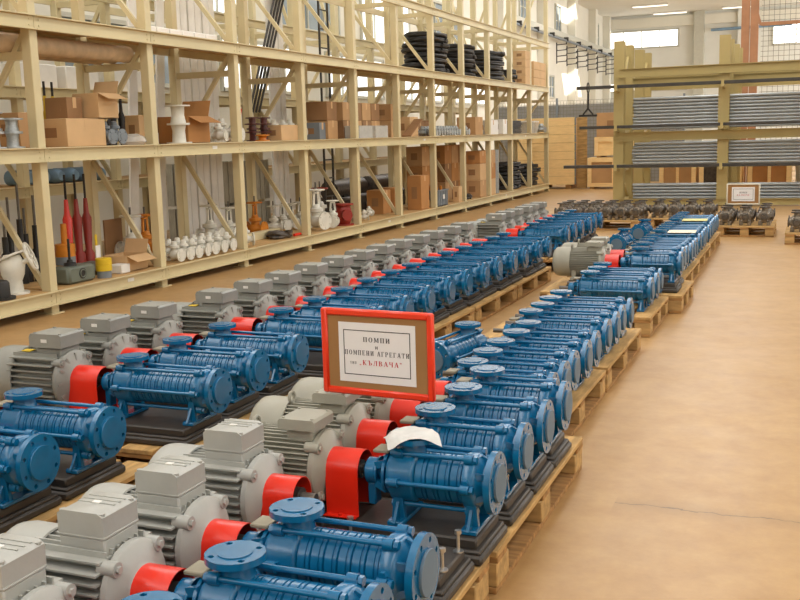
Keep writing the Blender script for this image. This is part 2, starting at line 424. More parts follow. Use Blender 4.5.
def unit_proto(name, kind, Ld, gx, xs, w, colour, tail, gr=.066, pump=True, cap='bluecap'):
    """pump set on its base plate. origin on the pallet, under the upper flange"""
    root = thing(name, 'pump set', 'pump set')
    e = bpy.data.objects  # all parts sit BASE_H above the origin
    c = []
    if pump: c.append(pump_parts(root, Ld, cap=cap))
    c.append(motor_parts(root, kind, xs, colour))
    c.append(guard_part(root, gx[0], gx[1], gr, True))
    c.append(base_part(root, -tail, Ld-(.08 if kind == 'A' else .015), w, (gx[0]+gx[1])/2))
    if not pump:
        for (x, y) in ((Ld-.05,-.06),(Ld-.05,.085),(-.04,-.085),(-.04,.085)): c.append(bolt_part(root, x, y, 0, .07))
    for o in c: o.location.z = BASE_H
    return root
U_A0 = unit_proto('pump_set', 'A', .42, (-.335,-.165), -.335, .37, 'grey_m', .80, .072, cap='blue')
U_A  = unit_proto('pump_set', 'A', .475, (-.335,-.165), -.335, .37, 'grey_m', .80, .072, cap='blue')
U_A3 = unit_proto('pump_set', 'A', .40, (-.32,-.16), -.32, .33, 'grey_m', .78, .068, cap='blue')
U_N  = unit_proto('pump_set', 'N', .375, (-.28,-.165), -.285, .285, 'grey_l', .66, .066)
U_NE = unit_proto('pump_set', 'N', .375, (-.28,-.165), -.285, .285, 'grey_l', .66, .066, pump=False)
U_R  = unit_proto('pump_set', 'R', .345, (-.295,-.175), -.305, .30, 'grey_b', .62, .068)
U_RS = unit_proto('pump_set', 'R', .30, (-.295,-.175), -.305, .30, 'grey_b', .62, .068)
def bare_proto(Ld):
    root = thing('bare_pump', 'pump', 'pump'); pump_parts(root, Ld); return root
P_S, P_M, P_L = bare_proto(.40), bare_proto(.475), bare_proto(.43)
# ------------------------------------------------------------------ pallets
PZ = .15
def pallet(x0, x1, y0, y1, label, dark=False, group='pallets under the pumps', deck_axis='y'):
    """wooden pallet, top at PZ: deck boards run along y or x, three bearer boards, nine blocks, three skids"""
    w, d = x1-x0, y1-y0; cx, cy = (x0+x1)/2, (y0+y1)/2
    r = thing('wooden_pallet', label, 'pallet', (cx,cy,0), 0, group)
    wd = 'woody' if deck_axis == 'y' else 'wood'
    n = 6 if deck_axis == 'y' else 7
    for i in range(n):
        q = MB()
        if deck_axis == 'y':
            bw = w/n-.03; q.box((-w/2+bw/2+i*(w-bw)/(n-1),0,PZ-.011), (bw,d,.022), .003)
        else:
            bw = d/n-.03; q.box((0,-d/2+bw/2+i*(d-bw)/(n-1),PZ-.011), (w,bw,.022), .003)
        q.build('deck_board', wd, r)
    for i in (-1,0,1):
        q = MB()
        if deck_axis == 'y': q.box((0,i*(d/2-.06),PZ-.033), (w,.11,.021), .002)
        else: q.box((i*(w/2-.06),0,PZ-.033), (.11,d,.021), .002)
        q.build('bearer_board', 'woodd', r)
        q = MB(); 
        if deck_axis == 'y': q.box((i*(w/2-.055),0,.0115), (.1,d,.021), .002)
        else: q.box((0,i*(d/2-.055),.0115), (w,.1,.021), .002)
        q.build('skid', 'woodd', r)
        for j in (-1,0,1):
            MB().box((i*(w/2-.06),j*(d/2-.075),.064), (.115,.14,.083), .004).build('block', 'wood', r)
    return r
XA, XB = -2.93, -1.255
NEARG = 'pump sets of the long row by the racking'
pallet(-3.62,-2.56, 2.1,3.46, 'pallet in the near corner under three blue pumps, beside the racking aisle')
pallet(-3.70,-2.47, 3.60,4.95, 'pallet under the three pump sets just behind the near corner pallet')
ys = [(4.98,6.24,'pallet behind the red framed sign, first of four under the long unbroken row'),(6.29,7.53,'third pallet of the racking side row counted from the near corner'),(7.57,8.78,'fourth pallet of the racking side row counted from the near corner'),(8.82,10.08,'pallet at the far end of the long unbroken racking side row')]
for a, b, l in ys: pallet(-3.62,-2.44, a, b, l)
pallet(-3.35,-2.3, 10.72,11.93, 'nearer pallet under the separate far group of grey motored pumps')
pallet(-3.35,-2.3, 11.98,13.2, 'farther pallet under the separate far group of grey motored pumps')
pallet(-2.0,-.93, 1.48,2.985, 'nearest pallet of the aisle side row, under light grey boxy motors')
pallet(-2.0,-.915, 3.02,4.36, 'pallet with a splintered corner block beside the open floor, under red arched guards')
pallet(-2.0,-1.06, 4.42,5.68, 'pale pallet of bare pumps just behind the sign')
pallet(-2.05,-1.06, 5.74,6.98, 'pallet of four bare pumps midway along the aisle side row')
pallet(-2.05,-1.06, 7.4,8.4, 'pallet of three bare pumps in front of two motored sets')
pallet(-2.15,-.96, 8.45,9.35, 'pallet under the two motored sets midway along the aisle side row')
pallet(-2.15,-1.06, 9.5,10.88, 'pallet of bare pumps behind the two motored sets')
pallet(-2.15,-1.08, 10.94,12.3, 'pallet of bare pumps carrying the nearer cream sheet')
pallet(-2.15,-1.1, 12.36,13.9, 'pallet of bare pumps at the far end of the aisle side row')
Z0 = PZ+.0008
def units(proto, x, rows, label, group):
    for i, (y, dx, rz) in enumerate(rows):
        place(proto, (x+dx, y, Z0), RAD(rz), label(i, len(rows)), group)
units(U_A0, XA, [(2.36,-.02,0),(2.75,-.02,0),(3.14,-.02,.5)], lambda i, n: 'blue pump on the near corner pallet by the racking, %s of three' % ORD[i], 'pump sets on the near corner pallet')
units(U_A, XA-.01, [(3.85,0,0),(4.26,-.03,0),(4.67,-.02,0)], lambda i, n: 'blue pump with grey finned motor left of the sign, %s of three' % ORD[i], 'pump sets on the second pallet')
yA = [5.2,5.62,6.03,6.48,6.92,7.33,7.74,8.15,8.57,8.96,9.42,9.82]
def labA(i, n):
    if i == 0: return 'blue pump set with big fan cover heading the long row, half hidden by the sign'
    if i == n-1: return 'blue pump set with grey motor closing the far end of the long row'
    return 'blue pump with boxy grey motor, %s set of the long row behind the sign' % ORD[i]
units(U_A, XA+.05, [(y, rnd.uniform(-.015,.015), rnd.uniform(-.8,.8)) for y in yA], labA, 'pump sets of the long racking side row')
yC = [10.98,11.35,11.71,12.12,12.48,12.85]
units(U_A3, -2.86, [(y, rnd.uniform(-.01,.01), 0) for y in yC], lambda i, n: 'blue pump with grey motor in the separate far group, %s of six from the front' % ORD[i], 'pump sets of the far group')
units(U_N, XB-.012, [(1.69,-.03,0),(2.0,0,0),(2.32,0,0)], lambda i, n: ['blue pump set cut off at the lower edge, light grey box on its motor','blue pump with light grey tall-box motor, second from the lower picture edge','blue pump with light grey tall-box motor just before the pumpless set'][i], 'pump sets on the nearest aisle side pallet')
place(U_NE, (XB-.045,2.72,Z0), 0, 'pump set without its pump: light grey motor, red guard and bare bolts on the base', 'pump sets on the nearest aisle side pallet')
place(U_RS, (XB+.045,3.035,Z0), 0, 'short blue pump with white paper tied over its flange, beige finned motor', 'pump sets with arched red guards')
units(U_R, XB, [(3.385,0,0),(3.71,0,.3),(4.03,0,0)], lambda i, n: ['blue pump with round beige motor right below the red framed sign','blue pump with beige motor just behind the red framed sign, third on its pallet','fourth and farthest motored blue pump on the pallet beside the open floor'][i], 'pump sets with arched red guards')
units(U_R, -1.36, [(8.72,.02,0),(9.08,0,0)], lambda i, n: ['nearer of two beige-motored pump sets midway along the aisle row, fan cover showing','farther of the two beige-motored pump sets midway along the aisle row'][i], 'two motored pump sets among bare pumps')
def bares(proto, x, ylist, label, group):
    for i, y in enumerate(ylist): place(proto, (x+rnd.uniform(-.008,.008), y, Z0), RAD(rnd.uniform(-1,1)), label(i, len(ylist)), group)
bares(P_S, -1.475, [4.50,4.75,5.0,5.27,5.54], lambda i, n: 'bare blue pump, %s of five on the pale pallet behind the sign' % ORD[i], 'bare pumps on the first pallet')
bares(P_M, -1.56, [5.92,6.18,6.44,6.71], lambda i, n: 'bare blue pump without motor, %s of four on the middle aisle pallet' % ORD[i], 'bare pumps on the second pallet')
bares(P_M, -1.57, [7.72,7.98,8.24], lambda i, n: 'bare blue pump, %s of three lying right before the two motored sets' % ORD[i], 'bare pumps on the third pallet')
bares(P_L, -1.50, [9.66,9.9,10.14,10.38,10.62], lambda i, n: 'bare blue pump, %s of five on the pallet behind the two motored sets' % ORD[i], 'bare pumps on the fourth pallet')
bares(P_L, -1.51, [11.1,11.35,11.6,11.85,12.1], lambda i, n: 'bare blue pump, %s of five on the pallet with the nearer cream sheet' % ORD[i], 'bare pumps on the fifth pallet')
bares(P_L, -1.53, [12.55,12.8,13.05,13.3,13.55], lambda i, n: 'bare blue pump, %s of five on the last pallet before the dark castings' % ORD[i], 'bare pumps on the last pallet')
place(P_S, (-1.80,5.42,Z0), RAD(-100), 'blue pump standing end-on beside the sign, round blank flange facing the viewer', 'end-on pumps')
place(P_S, (-1.90,11.22,Z0), RAD(-92), 'nearer of two end-on blue pumps, beside the far bare pumps', 'end-on pumps')
place(P_S, (-1.86,12.42,Z0), RAD(-92), 'farther of two end-on blue pumps, beside the far bare pumps', 'end-on pumps')
# ------------------------------------------------------------------ room shell
XL, YF, ZC = -10.41, 55.0, 7.35
def floor_mat():
    m = bpy.data.materials.new('tan dusty concrete floor'); m.use_nodes = True; nt = m.node_tree; N = nt.nodes; L = nt.links; b = N['Principled BSDF']
    tc = N.new('ShaderNodeTexCoord')
    def noise(sc, det=5, rough=.6):
        n = N.new('ShaderNodeTexNoise'); n.inputs['Scale'].default_value = sc; n.inputs['Detail'].default_value = det; n.inputs['Roughness'].default_value = rough; L.new(tc.outputs['Object'], n.inputs['Vector']); return n.outputs['Fac']
    def ramp(f, a, b_, p0=.3, p1=.7):
        r = N.new('ShaderNodeValToRGB'); r.color_ramp.elements[0].position = p0; r.color_ramp.elements[1].position = p1; r.color_ramp.elements[0].color = a; r.color_ramp.elements[1].color = b_; L.new(f, r.inputs['Fac']); return r.outputs['Color']
    def mth(op, a, b_=None, c=None):
        n = N.new('ShaderNodeMath'); n.operation = op
        for i, v in enumerate((a, b_, c)):
            if v is None: continue
            if isinstance(v, (int, float)): n.inputs[i].default_value = v
            else: L.new(v, n.inputs[i])
        return n.outputs[0]
    c1 = ramp(noise(.7), srgb(170,132,84), srgb(186,149,99))
    c2 = ramp(noise(6,8,.7), srgb(150,112,68), srgb(197,162,110))
    mx = N.new('ShaderNodeMix'); mx.data_type = 'RGBA'; mx.inputs[0].default_value = .4; L.new(c1, mx.inputs[6]); L.new(c2, mx.inputs[7])
    # hairline crack running across the aisle
    sp = N.new('ShaderNodeSeparateXYZ'); L.new(tc.outputs['Object'], sp.inputs[0])
    p, q = at_z(615,502,0), at_z(800,523,0); sl = (q.y-p.y)/(q.x-p.x)
    dist = mth('SUBTRACT', sp.outputs['Y'], mth('MULTIPLY_ADD', sp.outputs['X'], sl, p.y-sl*p.x))
    dist = mth('ADD', dist, mth('MULTIPLY', mth('SUBTRACT', noise(5,4), .5), .12))
    ck = mth('LESS_THAN', mth('ABSOLUTE', dist), mth('MULTIPLY', noise(9,2), .0075))
    ck = mth('MULTIPLY', ck, mth('GREATER_THAN', sp.outputs['X'], p.x))
    stain = mth('MULTIPLY', mth('SUBTRACT', 1.0, mth('MINIMUM', mth('MULTIPLY', mth('ABSOLUTE', dist), 9), 1.0)), mth('MULTIPLY', noise(3,3), .35))
    stain = mth('MULTIPLY', stain, mth('GREATER_THAN', sp.outputs['X'], p.x))
    fac = mth('MAXIMUM', mth('MULTIPLY', ck, .75), stain)
    mx2 = N.new('ShaderNodeMix'); mx2.data_type = 'RGBA'; L.new(fac, mx2.inputs[0]); L.new(mx.outputs[2], mx2.inputs[6]); mx2.inputs[7].default_value = srgb(96,76,54)
    L.new(mx2.outputs[2], b.inputs['Base Color'])
    b.inputs['Specular IOR Level'].default_value = .5
    r = N.new('ShaderNodeMapRange'); r.inputs['To Min'].default_value = .30; r.inputs['To Max'].default_value = .5; L.new(noise(2.5,6), r.inputs['Value']); L.new(r.outputs[0], b.inputs['Roughness'])
    bp = N.new('ShaderNodeBump'); bp.inputs['Strength'].default_value = .08; bp.inputs['Distance'].default_value = .01; L.new(noise(14,6), bp.inputs['Height']); L.new(bp.outputs['Normal'], b.inputs['Normal'])
    return m
struct('floor', MB().box((-.7,22,-.1), (20,70,.2)), floor_mat())
struct('wall_far', MB().box((-.7,YF+.15,ZC/2), (20,.3,ZC)), 'wallg')
holes = [(-9.7,-8.1,43.4,46.0),(-5.0,-3.0,42.6,46.4)]
q = MB(); xs = [-10.7,-9.7,-8.1,-5.0,-3.0,9.3]
q.box((-.7,14.8,ZC+.15), (20,55.6,.3)); q.box((-.7,51.7,ZC+.15), (20,10.6,.3))
def cpc(x0,x1,y0,y1): q.box(((x0+x1)/2,(y0+y1)/2,ZC+.15), (x1-x0,y1-y0,.3))
cpc(-10.7,-9.7,42.6,46.4); cpc(-8.1,-5.0,42.6,46.4); cpc(-3.0,9.3,42.6,46.4); cpc(-9.7,-8.1,42.6,43.4); cpc(-9.7,-8.1,46.0,46.4)
struct('ceiling', q, 'ceil')
struct('wall_left', MB().box((XL-.15,22,ZC/2), (.3,70,ZC)), 'wallw')
struct('wall_right', MB().box((9.15,22,ZC/2), (.3,70,ZC)), 'wallw')
struct('wall_near', MB().box((-.7,-13.1,ZC/2), (20,.3,ZC)), 'wallw')
# ------------------------------------------------------------------ storage racking beside the aisle
def proj(x, y, z):
    q = RW.transposed() @ (Vector((x,y,z))-CAMP); return 400+FOC*q.x/-q.z, 300-FOC*q.y/-q.z
def Yx(px, X, z):
    lo, hi = 3.0, 60.0
    for _ in range(60):
        m = (lo+hi)/2
        if proj(X,m,z)[0] < px: lo = m
        else: hi = m
    return lo
RY = lambda k: 7.23+1.692*k
RX0, RX1 = -6.3, -7.25
DECK = (.21, 1.49, 2.63, 3.72)
def make_rack(name, label, x0, x1, ks, decks, hp, decked, ps=.1, off=0.0, stickers=True):
    r = thing(name, label, 'racking', ((x0+x1)/2, RY(ks[0])+off, 0))
    ox, oy = (x0+x1)/2, RY(ks[0])+off
    X = lambda x: x-ox
    for k in ks:
        y = RY(k)+off-oy
        f = bpy.data.objects.new('upright_frame', None); COL.objects.link(f); f.parent = r
        for z in decks: MB().box((0,y,z-(.34 if z == 2.63 else .10)), (abs(x1-x0)-ps,.05,.07)).build('cross_tie', 'rack', f)
        for xx in (x0-ps/2-.03, x1+ps/2):
            q = MB(); q.box((X(xx),y,hp/2), (ps,ps,hp), .006); q.box((X(xx),y,.004), (ps+.06,ps+.06,.008))
            q.build('post', 'rack', f)
        lv = [.08]+list(decks)+[hp]; a, b_ = X(x0-ps-.03), X(x1+ps)
        for i in range(len(decks)):
            zb, zt = lv[i+1]+.02 if i+1 < len(lv) else 0, (lv[i+2]-.15 if i+2 < len(lv) else hp)
            if i % 2 == 0: p, q_ = (a,y,zb), (b_,y,zt)
            else: p, q_ = (a,y,zt), (b_,y,zb)
            MB().bar(p, q_, .035, .05).build('diagonal_brace', 'rack', f)
    for i, z in enumerate(decks):
        for k in ks[:-1]:
            y0, y1 = RY(k)+off-oy, RY(k+1)+off-oy
            q = MB(); h = .13
            xf = X(x0)
            q.box((xf-.018,(y0+y1)/2,z-h/2), (.008,y1-y0-.006,h-.004))
            q.box((xf-.002,(y0+y1)/2,z-.006), (.05,y1-y0-.006,.010)); q.box((xf-.002,(y0+y1)/2,z-h+.006), (.05,y1-y0-.006,.010))
            for ye in (y0+.06, y1-.06):
                for zz in (z-.04, z-.09): q.cyl((xf-.014,ye,zz), (xf-.006,ye,zz), .008, n=6)
            q.build('front_beam', 'rack', r)
            q = MB(); q.box((X(x1)+.02,(y0+y1)/2,z-.05), (.03,y1-y0-.11,.1)); q.build('rear_beam', 'rack', r)
            if i in decked:
                q = MB(); n = 4; W = abs(x1-x0)-.02
                for j in range(n): q.box((-W/2+W/n*(j+.5),(y0+y1)/2,z-.0085+.0), (W/n-.004,y1-y0-.13,.017))
                q.build('deck_board', 'ply', r)
            if stickers and (k*3+i) % 4 == 0 and i < 2:
                q = MB(); q.box((xf-.0125,(y0+y1)/2+.25,z-.055), (.002,.10,.035)); q.build('shelf_label', 'whitep', r)
    return r
KS = list(range(-1,12))
make_rack('storage_rack', 'long cream steel racking with zigzag braces and loaded shelves beside the aisle', RX0, RX1, KS, DECK, 5.6, (0,1,2))
make_rack('storage_rack', 'second cream racking standing in the gloom behind the aisle racking', -8.35, -9.25, KS, (1.05,2.18,3.4), 5.6, (0,1), stickers=False, off=.35)
# ------------------------------------------------------------------ stock on the racking
EPS = .0012
def carton_proto(name, w, d, h, m, open_top=False, flap_m=None):
    r = thing(name, 'carton', 'box')
    if not open_top:
        MB().box((0,0,h/2), (d,w,h), .004).build('carton_body', m, r)
        q = MB(); q.box((0,0,h+.0008), (d*.99,.05,.0012)); q.box((d/2+.0008,0,h-.05), (.0012,.05,.1)); q.box((-d/2-.0008,0,h-.05), (.0012,.05,.1))
        q.build('packing_tape', flap_m or 'cardl', r)
        q = MB(); q.box((0,-w/2-.0008,h*.5), (d*.4,.0012,h*.35)); q.build('printed_panel', 'cardd', r)
    else:
        t = .006; q = MB()
        q.box((0,0,t/2), (d,w,t))
        for s in (-1,1): q.box((s*(d/2-t/2),0,h/2), (t,w,h)); q.box((0,s*(w/2-t/2),h/2), (d-2*t,t,h))
        q.build('carton_body', m, r)
        for s, ang, L in ((1,25,d*.45),(-1,-75,d*.45)):
            R = Matrix.Rotation(RAD(ang), 3, 'Y'); c = Vector((s*d/2,0,h)) + R @ Vector((s*L/2,0,0))
            MB().box(c, (L,w*.98,t*.7), 0, 0, R).build('flap', m, r)
        R = Matrix.Rotation(RAD(70), 3, 'X'); c = Vector((0,w/2,h)) + R @ Vector((0,w*.22,0))
        MB().box(c, (d*.95,w*.44,t*.7), 0, 0, R).build('flap', m, r)
    return r
def carton(px, X, lvl, w, d, h, m, label, group=None, open_top=False, dz=0, rz=0, y=None):
    z = DECK[lvl]+EPS+dz
    y = Yx(px, X, z+h/2) if y is None else y
    r = carton_proto('carton', w, d, h, m, open_top); r.location = (X,y,z); r.rotation_euler.z = RAD(rz)
    return tag(r, label, 'box', group)
def put(proto, px, X, lvl, label, group=None, cat=None, rz=0, scale=None, dz=0, hh=.1, z=None):
    zz = (DECK[lvl]+EPS+dz) if z is None else z
    return place(proto, (X, Yx(px, X, zz+hh), zz), RAD(rz), label, group, cat, scale)
def handwheel(parent, c, R, m, spokes=3, axis=(0,0,1)):
    q = MB().ring(c, axis, R, R*.11, 20, 6); x, y, d = q._frame(axis); c = Vector(c)
    q.cyl(c-Vector(axis)*.015, c+Vector(axis)*.015, R*.18, n=8)
    for k in range(spokes):
        a = 2*pi*k/spokes; q.cyl(c, c+(x*cos(a)+y*sin(a))*R, R*.07, n=6)
    return q.build('handwheel', m, parent)
def gate_valve(m='white', wheel='white', s=1.0, name='gate_valve'):
    """flanged valve about .5 m tall: bore along x, bonnet, yoke, stem and handwheel"""
    r = thing(name, 'valve', 'valve')
    q = MB(); H0 = .105
    q.lathe((-.12,0,H0), (1,0,0), [(0,.045),(.05,.05),(.08,.07),(.12,.078),(.16,.07),(.19,.05),(.24,.045)], 18)
    q.lathe((0,0,H0), (0,0,1), [(0,.06),(.09,.055),(.1,.08),(.118,.08)], 18)
    q.build('valve_body', m, r)
    for sx in (-1,1): MB().flange((sx*.12,0,H0), (sx,0,0), .095, .018, .05, 6, .008, .078, 24).build('end_flange', m, r)
    q = MB(); q.lathe((0,0,H0+.119), (0,0,1), [(0,.08),(.018,.08),(.022,.05),(.06,.035)], 18)
    for s_ in (-1,1): q.bar((0,s_*.04,H0+.17), (0,s_*.028,H0+.3), .03, .016)
    q.box((0,0,H0+.305), (.04,.08,.02), .004)
    q.build('bonnet_yoke', m, r)
    MB().cyl((0,0,H0+.15), (0,0,H0+.42), .010, n=8).build('stem', 'steel', r)
    handwheel(r, (0,0,H0+.335), .095, wheel)
    r.scale = (s,s,s); return r
def small_valve(m='white', name='small_valve'):
    r = thing(name, 'valve', 'valve'); q = MB(); H0 = .07
    q.lathe((-.075,0,H0), (1,0,0), [(0,.028),(.03,.03),(.055,.045),(.075,.05),(.095,.045),(.12,.03),(.15,.028)], 14)
    q.lathe((0,0,H0), (0,0,1), [(0,.035),(.06,.03),(.065,.048),(.085,.048),(.09,.03),(.12,.024),(.125,.012)], 14)
    q.build('valve_body', m, r)
    for sx in (-1,1): MB().flange((sx*.073,0,H0), (sx,0,0), .062, .012, .032, 4, .007, .048, 20).build('end_flange', m, r)
    return r
def spool(m, h, R, n=2, name='flanged_spool'):
    r = thing(name, 'spool', 'pipe fitting'); q = MB()
    q.lathe((0,0,.012), (0,0,1), [(0,R*.55),(h*.3,R*.5),(h*.5,R*.62),(h*.7,R*.5),(h-.024,R*.55)], 18); q.build('spool_body', m, r)
    MB().flange((0,0,0), (0,0,1), R, .014, R*.5, 6, R*.07, None, 24).build('end_flange', m, r)
    MB().flange((0,0,h-.016), (0,0,1), R, .014, R*.5, 6, R*.07, None, 24).build('end_flange', m, r)
    if n > 2: MB().lathe((0,0,h*.48), (0,0,1), [(0,R*.9),(.02,R*.9)], 20).build('middle_collar', m, r)
    return r
def coil(R, sq, turns, rt, m='black', name='hose_coil', thick=.07, seed=1):
    rr = random.Random(seed); pts = []; n = 26
    for i in range(int(turns*n)):
        a = 2*pi*i/n; rad = R*(1-.28*((i/n)%3)/3)+rr.uniform(-.012,.012)
        pts.append((cos(a)*rad*sq, sin(a)*rad, rt+(thick-2*rt)*(.5+.5*sin(i*.37+seed))))
    r = MB().tube(pts, rt, 6).build(name, m); return r
# -------- floor level, nearest bay
GV = gate_valve(); GVR = gate_valve('white', 'redm'); SV = small_valve(); SVG = small_valve('galv')
V = 'white valves on the floor level of the racking'
r = thing('elbow_valve', 'white flanged valve lying beside the nearest rack post, handwheel turned to the aisle', 'valve', (-6.5, Yx(31,-6.5,.4), DECK[0]+EPS), 0, V)
q = MB(); q.lathe((0,0,.016), (0,0,1), [(0,.085),(.1,.075),(.16,.10),(.24,.11),(.30,.085),(.33,.07)], 20); q.build('valve_body', 'white', r)
MB().flange((0,0,0), (0,0,1), .13, .018, .07, 6, .01, None, 28).build('end_flange', 'white', r)
MB().flange((0,0,.33), (-.35,-.1,.9), .12, .018, .07, 6, .01, None, 28).build('end_flange', 'white', r)
q = MB(); q.cyl((.05,.02,.25), (.14,.06,.31), .022, n=10); q.build('stem', 'white', r)
handwheel(r, (.155,.065,.33), .125, 'white', 5, (.8,.5,.35))
r = thing('pipe_elbow', 'white flared pipe elbow at the left edge of the photo on the rack floor', 'pipe fitting', (-6.66, Yx(8,-6.66,.4), DECK[0]+EPS), 0)
q = MB(); pts = [(0,0,.02+.2*t) for t in (0,.5,1)]+[(-.14*(1-cos(a)), -.1*(1-cos(a)), .22+.14*sin(a)) for a in [pi/2*i/6 for i in range(1,7)]]
q.tube(pts, .075, 16); q.build('elbow_body', 'white', r)
MB().flange((0,0,0), (0,0,1), .12, .018, .07, 6, .01, None, 28).build('end_flange', 'white', r); MB().flange((-.15,-.105,.36), (-1,-.7,0), .12, .018, .07, 6, .01, None, 28).build('end_flange', 'white', r)
r = thing('round_cap_fitting', 'black round flanged cap at the left edge on the rack floor', 'pipe fitting', (-6.4, Yx(4,-6.4,.25), DECK[0]+EPS))
MB().flange((0,0,0), (0,0,1), .13, .02, .09, 8, .008, None, 28).build('base_flange', 'black', r); MB().lathe((0,0,.02), (0,0,1), [(0,.088),(.12,.085),(.14,.07),(.15,.03)], 22).build('cap_body', 'black', r)
# dark slender tools standing behind
for i, px in enumerate((3,12,20,27,35)):
    X = -6.95-.04*(i%2); h = .62+.1*((i*7)%3); y = Yx(px,X,.6)
    r = thing('drill_shaft', 'black drill shaft standing upright behind the white handwheel valve', 'drill shaft', (X,y,DECK[0]+EPS), 0, 'drill shafts in the nearest bay')
    MB().lathe((0,0,0), (0,0,1), [(0,.045),(.3,.045),(.32,.03),(h*.75,.028)], 10).build('shaft_body', 'black', r); MB().cyl((0,0,h*.75), (0,0,h*1.15), .012, n=8).build('shaft_tip', 'steel', r)
# -------- floor level, first full bay: gearbox, canister, cloth, cartons, red tools
X = -6.5; y = Yx(74,X,.33)
r = thing('gearbox', 'grey green gearbox with a black round emblem lying beside the yellow canister', 'gearbox', (X,y,DECK[0]+EPS), 0)
q = MB(); q.box((0,0,.085), (.2,.36,.16), .02); q.box((0,-.19,.085), (.17,.03,.14), .01); q.box((0,.19,.085), (.17,.03,.14), .01); q.build('gearbox_housing', 'teal', r)
q = MB(); q.cyl((.1005,0,.09), (.104,0,.09), .05, n=20); q.build('round_emblem', 'black', r); MB().ring((.105,0,.09), (1,0,0), .036, .006, 18, 6).build('emblem_ring', 'teal', r)
q = MB(); q.lathe((0,-.05,.164), (0,0,1), [(0,.06),(.03,.055),(.035,.03),(.06,.025)], 14); q.cyl((0,-.05,.2), (0,-.05,.42), .012, n=8); q.build('spindle', 'black', r)
X = -6.42; r = thing('canister', 'yellow topped round canister with grey foot standing in front of the open carton', 'canister', (X,Yx(104,X,.3),DECK[0]+EPS))
MB().lathe((0,0,0), (0,0,1), [(0,.07),(.07,.07)], 22).build('canister_foot', 'crategrey', r); MB().lathe((0,0,.07), (0,0,1), [(0,.078),(.055,.078),(.058,.074),(.062,.078),(.12,.078),(.125,.07)], 22).build('canister_lid', 'yellow', r)
X = -6.62; r = thing('price_tag', 'small white card with yellow tip standing behind the yellow canister', 'tag', (X,Yx(96,X,.45),DECK[0]+EPS))
MB().box((0,0,.15), (.006,.07,.3)).build('tag_card', 'whitep', r); MB().box((0,-.02,.355), (.012,.025,.11)).build('tag_tip', 'yellow', r)
carton(134,-6.6,0,.34,.3,.16,'cardl','open low carton with a red print beside the cloth sack on the rack floor', open_top=True)
X = -6.50; q = MB().box((0,0,.045), (.16,.14,.09), .006); o = q.build('small_box', 'whitep'); o.location = (X,Yx(121,X,.27),DECK[0]+EPS); tag(o, 'small white box in front of the open carton with red print', 'box')
X = -6.72; q = MB(); q.lathe((0,0,0), (0,0,1), [(0,.12),(.04,.15),(.09,.13),(.12,.07),(.13,.02)], 14); o = q.build('cloth_sack', 'cloth'); o.location = (X,Yx(113,X,.3),DECK[0]+EPS); o.scale = (1,1.25,1); tag(o, 'slumped grey cloth sack between the yellow canister and the open carton', 'sack')
X = -6.78; r = thing('valve_actuator', 'orange and yellow banded round actuator standing behind the gearbox', 'actuator', (X,Yx(65,X,.5),DECK[0]+EPS))
MB().lathe((0,0,0), (0,0,1), [(0,.1),(.16,.1),(.17,.12)], 20).build('lower_drum', 'yellow', r); MB().lathe((0,0,.171), (0,0,1), [(0,.12),(.1,.12)], 20).build('grey_band', 'crategrey', r); MB().lathe((0,0,.272), (0,0,1), [(0,.12),(.15,.12),(.16,.04),(.4,.035)], 20).build('upper_drum', 'orange', r)
r.scale = (.8,.8,.8)
for i, px in enumerate((74,79,84)):
    X = -7.0+.02*i; r = thing('red_tool', 'red long handled tool leaning with its neighbours behind the gearbox', 'tool', (X,Yx(px,X,.5),DECK[0]+EPS), 0, 'red tools in the first bay')
    MB().lathe((0,0,0), (0,0,1), [(0,.06),(.18,.06),(.22,.035),(.55,.05),(.6,.03),(.75,.02)], 12).build('tool_body', 'redm' if i else 'red', r); MB().cyl((0,0,.75), (0,0,1.0), .012, n=8).build('tool_handle', 'black', r)
X = -7.12; q = MB().box((0,0,.24), (.02,.3,.48)); o = q.build('brown_board', 'cardd'); o.location = (X,Yx(112,X,.4),DECK[0]+EPS); tag(o, 'upright brown board at the back of the bay beside the red tools', 'board')
put(gate_valve('white','white',1.15), 127, -7.02, 0, 'white handwheel valve standing at the back behind the open carton with red print', None, 'valve')
OV = gate_valve('orange','orange',1.12); put(OV, 146, -6.98, 0, 'big orange valve standing behind the second front post', None, 'valve')
# -------- floor level, second bay: rows of small white valves
n = 0
for row, (X, z) in enumerate(((-6.43,.3),(-6.64,.3))):
    for i in range(7):
        px = 176+i*8.6-row*3; put(SV, px-1.5, X, 0, 'small white valve in the close packed rows on the rack floor', 'small white valves in two rows', 'valve', rnd.uniform(-8,8), 1.18); n += 1
put(GV, 208, -6.95, 0, 'tall white valve rising behind the rows of small white valves', 'tall white valves', 'valve', 8, 1.15)
put(GV, 231, -6.96, 0, 'white valve with flange and handwheel at the end of the small valve rows', 'tall white valves', 'valve', -8, 1.0)
put(SV, 239, -6.45, 0, 'small white valve tight against the third front post', None, 'valve', 40, 1.3)
# grey wooden crates behind
for i, (px, z0) in enumerate(((200,.0),(200,.62),(238,.0),(238,.62))):
    X = -7.95; y = Yx(px+2,X,.8)
    r = thing('slatted_crate', ['lower','upper','lower','upper'][i]+' grey slatted crate behind the white valves, '+['near stack','near stack','far stack','far stack'][i], 'crate', (X,y,z0+.002), 0, 'grey slatted crates')
    for j in range(5): MB().box((.30,-.28+j*.14,.3), (.02,.12,.58)).build('slat', 'wgrey', r)
    for j in range(5): MB().box((-.26+j*.13,-.37,.3), (.11,.02,.58)).build('slat', 'wgrey', r)
    MB().box((-.02,.0,.3), (.56,.66,.56)).build('crate_body', 'wgrey', r)
